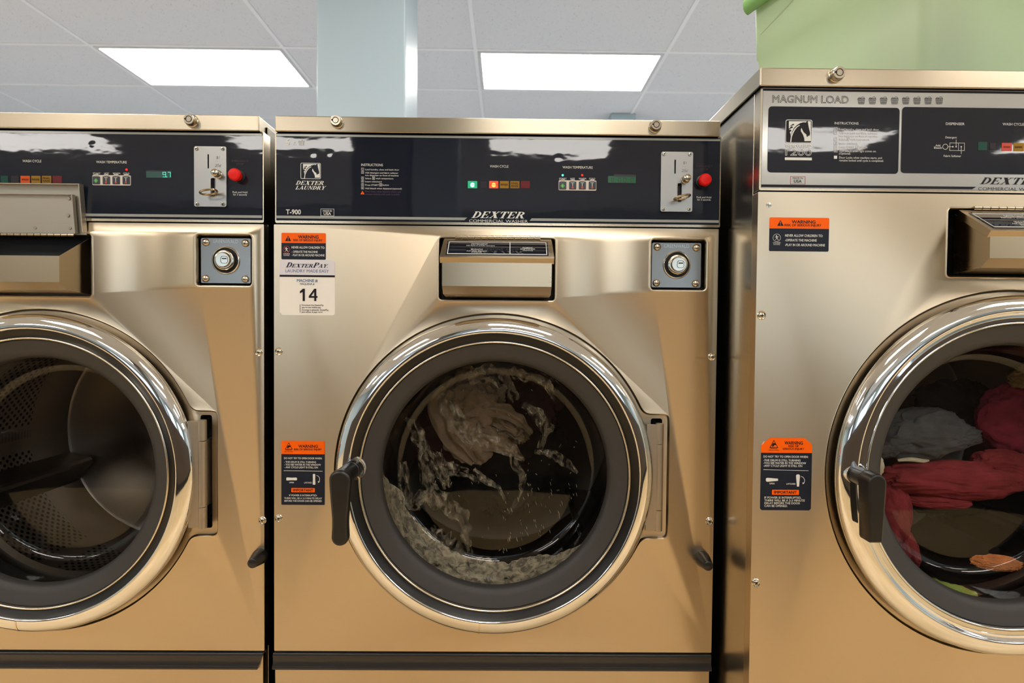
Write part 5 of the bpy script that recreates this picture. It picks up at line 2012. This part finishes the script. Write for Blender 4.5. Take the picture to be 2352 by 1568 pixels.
cloth("crimson_top", b, CLOTH_MAGENTA, "crimson top behind the grey shirt at the right of the taller washer's window", group="laundry in the taller washer")
b = MB()
lump(b, 2180, 1130, YL + 0.165, 100, 60, 0.030, 51.0, 0.0, 2.0, 0.1, 0.08)
lump(b, 2190, 940, YL + 0.185, 100, 70, 0.035, 52.0, 0.0)
cloth("dark_trousers", b, CLOTH_DARK, "very dark trousers under the red sweatshirt in the taller washer", group="laundry in the taller washer")
b = MB()
lump(b, 2288, 1292, YL - 0.001, 62, 19, 0.006, 61.0, -0.10, 3.0, 0.16, 0.12, 120, 70)
cloth("orange_towel", b, CLOTH_ORANGE, "small orange terry towel at the bottom of the taller washer's window", "towel", "laundry in the taller washer")
b = MB()
pts, rad = [], []
for k in range(25):
    t = k / 24
    a = radians(230 + 38 * t)
    rr = 0.2345 + 0.002 * noise.noise(Vector((t * 6, 0, 3)))
    pts.append((BCX + rr * cos(a), YR + 0.050 + 0.004 * noise.noise(Vector((t * 7, 2, 0))), BCZ + rr * sin(a)))
    rad.append(0.0125 * min(1, 0.25 + 3.2 * t, 0.45 + 4 * (1 - t)) * (1 + 0.3 * noise.noise(Vector((t * 13, 5, 1)))))
b.tube(pts, rad, 22)
nz = []
for i, p in enumerate(b.v):
    p = Vector(p)
    d = noise.noise_vector(p * 120) * 0.0016
    nz.append(tuple(p + d))
b.v = nz
cloth("lime_cloth", b, CLOTH_GREEN, "lime green cloth caught along the lower rim of the taller washer's window", "cloth", "laundry in the taller washer")
b = MB()
lump(b, 2012, 1066, YL + 0.004, 17, 30, 0.010, 71.0, 0.3, 2.4, 0.2, 0.1, 40, 30)
cloth("cream_sock", b, CLOTH_CREAM, "cream sock at the left edge of the taller washer's window", group="laundry in the taller washer")
b = MB()
lump(b, 2352, 862, YL + 0.045, 36, 26, 0.022, 81.0, 0.3)
cloth("ochre_shirt", b, CLOTH_OCHRE, "ochre shirt at the upper right of the taller washer's window", group="laundry in the taller washer")

# ------------------------------------------------------------------ green tub on the big washer
root = empty("laundry_tub", (0.95, 1.35, BTOP), "pale green plastic tub standing on the taller washer", "tub")
th = radians(19)
C0 = Vector((0.770, 1.055))
ex, ey = Vector((cos(th), sin(th))), Vector((-sin(th), cos(th)))
LX, LY, HT = 0.66, 0.46, 0.425


def tub_ring(inset, z, r=0.045, n=6, bulge=0.0):
    pts = []
    x0, x1, y0, y1 = inset, LX - inset, inset, LY - inset
    for cx, cy, a in ((x1 - r, y0 + r, -pi / 2), (x1 - r, y1 - r, 0), (x0 + r, y1 - r, pi / 2), (x0 + r, y0 + r, pi)):
        for k in range(n + 1):
            q = a + pi / 2 * k / n
            pts.append((cx + r * cos(q), cy + r * sin(q)))
    return [(C0.x + ex.x * u + ey.x * v, C0.y + ex.y * u + ey.y * v, z) for u, v in pts]


b = MB()
zs = [(0.030, BTOP + 0.0018, 0.018), (0.022, BTOP + 0.005, 0.018), (0.018, BTOP + 0.02, 0.020), (0.0125, BTOP + 0.16, 0.020), (0.011, BTOP + 0.25, 0.020), (0.0075, BTOP + 0.255, 0.021), (0.003, BTOP + HT - 0.02, 0.022), (0.002, BTOP + HT, 0.022)]
rings = [tub_ring(i, z, r) for i, z, r in zs]
n = len(rings[0])
b.add([p for r in rings for p in r], [(k * n + i, k * n + (i + 1) % n, (k + 1) * n + (i + 1) % n, (k + 1) * n + i) for k in range(len(rings) - 1) for i in range(n)] + [tuple(range(n))])
b.build("tub_wall", TUB_M, root, solid=0.0025, smooth=50)
b = MB()
r0, r1, r2, r3 = tub_ring(0.004, BTOP + HT - 0.012, 0.022), tub_ring(-0.014, BTOP + HT - 0.014, 0.036), tub_ring(-0.018, BTOP + HT + 0.004, 0.040), tub_ring(0.002, BTOP + HT + 0.010, 0.022)
b.add(r0 + r1 + r2 + r3, [(k * n + i, k * n + (i + 1) % n, (k + 1) * n + (i + 1) % n, (k + 1) * n + i) for k in range(3) for i in range(n)])
b.build("tub_rim", RIM_M, root, solid=0.002, bevel=0.001)
# grip moulded under the rim on the short side, with its slanting rib below
P3 = lambda u, v, z: (C0.x + ex.x * u + ey.x * v, C0.y + ex.y * u + ey.y * v, z)
b = MB()
hz = BTOP + HT
sec = []
for k in range(9):
    a = pi * k / 8
    sec.append((-0.012 - 0.016 * sin(a), -0.012 - 0.022 + 0.022 * cos(a)))
vs = []
for v in (LY * 0.30, LY * 0.985):
    vs += [P3(u, v, hz + z) for u, z in sec]
b.add(vs, [(i, i + 1, 9 + i + 1, 9 + i) for i in range(8)] + [tuple(range(9)), tuple(range(9, 18))])
b.build("grip", RIM_M, root, solid=0.002)
b = MB()
b.tube([P3(0.0065, LY * 0.93, BTOP + 0.31), P3(0.0050, LY * 0.74, BTOP + 0.335), P3(0.0038, LY * 0.50, BTOP + 0.372)], 0.0028, 8)
b.build("rib", TUB_M, root)
# folded things inside show through the wall as a darker patch
b = MB()
for k in range(2):
    u0 = 0.07 + 0.02 * k
    ring = []
    b.ball(P3(0.090, 0.080, BTOP + 0.072 + 0.105 * k), 0.052, 0.052, 0.060, 40, 24, lambda d: folds(d, 91 + k, 2.0, 0.10, 0.06))
fold = b.build("folded_linen", cloth_mat("olive_linen", (96, 104, 60)), None, smooth=60)
tag(fold, "dark folded linen showing as a shadow through the green tub's wall", "linen")

# ------------------------------------------------------------------ room
ZC = HC + H
XL0, XR0, YF0, YB0 = -6.3, 6.3, -6.6, 6.9


def slab(name, x0, x1, y0, y1, z0, z1, m):
    b = MB()
    b.box(x0, x1, y0, y1, z0, z1)
    return struct(b.build(name, m, None, smooth=0))


slab("floor", XL0 - 0.1, XR0 + 0.1, YF0 - 0.1, 1.9, -0.1, 0.0, FLOOR_M)
slab("floor", XL0 - 0.1, XR0 + 0.1, 1.9, YB0 + 0.1, -0.1, 0.0, mat("pale_bounce_floor", rgb=(214, 218, 224), rough=0.5))  # unseen rear floor, made pale to brighten the ceiling with bounced light
slab("wall_left", XL0 - 0.12, XL0, YF0, YB0, 0.0, ZC + 0.1, WALL_M)
slab("wall_right", XR0, XR0 + 0.12, YF0, YB0, 0.0, ZC + 0.1, WALL_M)
slab("wall_back", XL0 - 0.12, XR0 + 0.12, YB0, YB0 + 0.12, 0.0, ZC + 0.1, WALL_M)
# shop front behind the camera: piers, sill wall and three daylight windows
wins = [(-4.9, -2.3), (-1.3, 1.3), (2.3, 4.9)]
WZ0, WZ1 = 0.75, 2.35
b = MB()
b.box(XL0 - 0.12, XR0 + 0.12, YF0 - 0.12, YF0, 0.0, WZ0)
b.box(XL0 - 0.12, XR0 + 0.12, YF0 - 0.12, YF0, WZ1, ZC + 0.1)
xs = [XL0 - 0.12] + [x for w in wins for x in w] + [XR0 + 0.12]
for i in range(0, len(xs), 2):
    b.box(xs[i], xs[i + 1], YF0 - 0.12, YF0, WZ0, WZ1)
struct(b.build("wall_front", WALL_M, None, smooth=0))
PANE = glass_mat("window_pane", (0.95, 0.97, 0.98), 1.8)
FRAME_M = mat("window_frame_paint", rgb=(70, 72, 76), rough=0.4)
for i, (a, c) in enumerate(wins):
    b = MB()
    t = 0.05
    y0, y1 = YF0 - 0.09, YF0 - 0.03
    b.box(a, c, y0, y1, WZ0, WZ0 + t)
    b.box(a, c, y0, y1, WZ1 - t, WZ1)
    for x in (a, (a + c) / 2 - t / 2, c - t):
        b.box(x, x + t, y0, y1, WZ0 + t, WZ1 - t)
    w = struct(b.build("window_%d" % (i + 1), FRAME_M, None, smooth=0))
    b = MB()
    b.box(a + t, c - t, YF0 - 0.062, YF0 - 0.058, WZ0 + t, WZ1 - t)
    b.build("pane", PANE, w, smooth=0)
# dark stand-in block for the unseen opposite row of washers, added for reflections
STANDIN_M = mat("standin_dark", rgb=(66, 56, 46), rough=0.4)
slab("washer_row_standin", -3.2, 3.2, -1.80, -1.26, 0.10, 1.02, STANDIN_M)
slab("row_base_standin", -3.2, 3.2, -1.82, -1.24, 0.0, 0.10, BLACK_M)

slab("wall_pier", -1.34, -0.86, -2.95, -2.70, 0.0, ZC, mat("taupe_wall", rgb=(92, 86, 76), rough=0.6))

# ceiling: tiles, metal grid, light fixtures
gx = [-1.505 * H + 1.2192 * k * 1.0 for k in range(-3, 8)]
GX0 = -1.505 * H
DXG = (0.567 + 1.505) * H / 3
gx = [GX0 + DXG * k for k in range(-3, 8) if XL0 < GX0 + DXG * k < XR0]
GY0, DYG = 2.076 * H, 0.610
gy = [GY0 + DYG * k for k in range(-17, 6) if YF0 < GY0 + DYG * k < YB0]
b = MB()
b.box(XL0, XR0, YF0, YB0, ZC, ZC + 0.02)
struct(b.build("ceiling", TILE, None, smooth=0))
b = MB()
for x in gx:
    b.box(x - 0.012, x + 0.012, YF0, YB0, ZC - 0.006, ZC + 0.001)
for y in gy:
    b.box(XL0, XR0, y - 0.012, y + 0.012, ZC - 0.0055, ZC + 0.001)
struct(b.build("trim_1", TBAR, None, smooth=0))
first = None
lit = [(GX0 + DXG * k, GY0 + DYG * r) for k in (-2, 0, 2, 4, 6) for r in (0, -4, -8, -12) if XL0 < GX0 + DXG * k and GX0 + DXG * (k + 1) < XR0]
for x, y in lit:
    seen = y == GY0
    if first is None:
        fx = empty("ceiling_light", (x, y, ZC), "", "ceiling light", "recessed ceiling lights")
        b = MB()
        x0, x1, y0, y1 = x + 0.013, x + DXG - 0.013, y + 0.013, y + DYG - 0.013
        fw = 0.022
        for q in ((x0, x1, y0, y0 + fw), (x0, x1, y1 - fw, y1), (x0, x0 + fw, y0 + fw, y1 - fw), (x1 - fw, x1, y0 + fw, y1 - fw)):
            b.box(*q, ZC - 0.010, ZC - 0.0005)
        fr = b.build("fixture_frame", FIX_M, fx, bevel=0.001)
        b = MB()
        b.box(x0 + fw, x1 - fw, y0 + fw, y1 - fw, ZC - 0.005, ZC - 0.001)
        di = b.build("diffuser", DIFF_M, fx, smooth=0)
        first = (fx, fr, di)
        o = fx
    else:
        o = first[0].copy()
        COL.objects.link(o)
        for ch in first[1:]:
            c = ch.copy()
            c.parent = o
            COL.objects.link(c)
        o.location = (x, y, ZC)
    kx = round((x - GX0) / DXG)
    ky = round((y - GY0) / DYG)
    o["label"] = "lit square-edged ceiling panel out of view above the aisle"
    if seen and kx == 0:
        o["label"] = "bright ceiling light panel left of the blue column"
        del o["group"]
    elif seen and kx == 2:
        o["label"] = "bright ceiling light panel between the blue column and the green tub"
        del o["group"]
    elif ky == 0:
        o["label"] = "lit ceiling panel out of view beside the rows seen"

# columns
def column(name, x0, x1, y0, y1):
    b = MB()
    b.box(x0, x1, y0, y1, 0.0, ZC)
    return struct(b.build(name, COLUMN_M, None, bevel=0.008))


yc = 2.42
column("column", at(726.5, 130, yc)[0], at(931.5, 130, yc)[0], yc, yc + 0.315)
xa, xb = at(726.5, 130, yc)[0], at(931.5, 130, yc)[0]
column("column", xa, xb, -2.98, -2.66)
yd = 4.70
column("column", at(1403.5, 265, yd)[0], at(1460, 265, yd)[0], yd, yd + 0.2)
column("column", at(331, 250, 5.0)[0], at(388, 250, 5.0)[0], 5.0, 5.2)

# ------------------------------------------------------------------ daylight, camera, view
w = bpy.data.worlds.new("daylight")
SC.world = w
w.use_nodes = True
bg = w.node_tree.nodes["Background"]
bg.inputs[0].default_value = (0.72, 0.86, 1.0, 1)
bg.inputs[1].default_value = 3.5

cam = bpy.data.cameras.new("camera")
cam.sensor_width = 36.0
cam.lens = F / 2352 * 36.0
cam.clip_start = 0.02
cam.clip_end = 100
cam.dof.use_dof = True
cam.dof.focus_distance = 1.08
cam.dof.aperture_fstop = 5.0
co = bpy.data.objects.new("camera", cam)
COL.objects.link(co)
right = MT @ Vector((1, 0, 0))
down = MT @ Vector((0, 1, 0))
fwd = MT @ Vector((0, 0, 1))
R = Matrix((right, -down, -fwd)).transposed()
co.matrix_world = Matrix.Translation((0, 0, HC)) @ R.to_4x4()
SC.camera = co

SC.view_settings.view_transform = "Standard"
SC.view_settings.look = "None"
SC.view_settings.gamma = 1.0
SC.view_settings.use_curve_mapping = False
SC.view_settings.exposure = 0.0
SC.cycles.max_bounces = 10
SC.cycles.transparent_max_bounces = 16
SC.cycles.sample_clamp_indirect = 8.0
SC.cycles.use_denoising = True
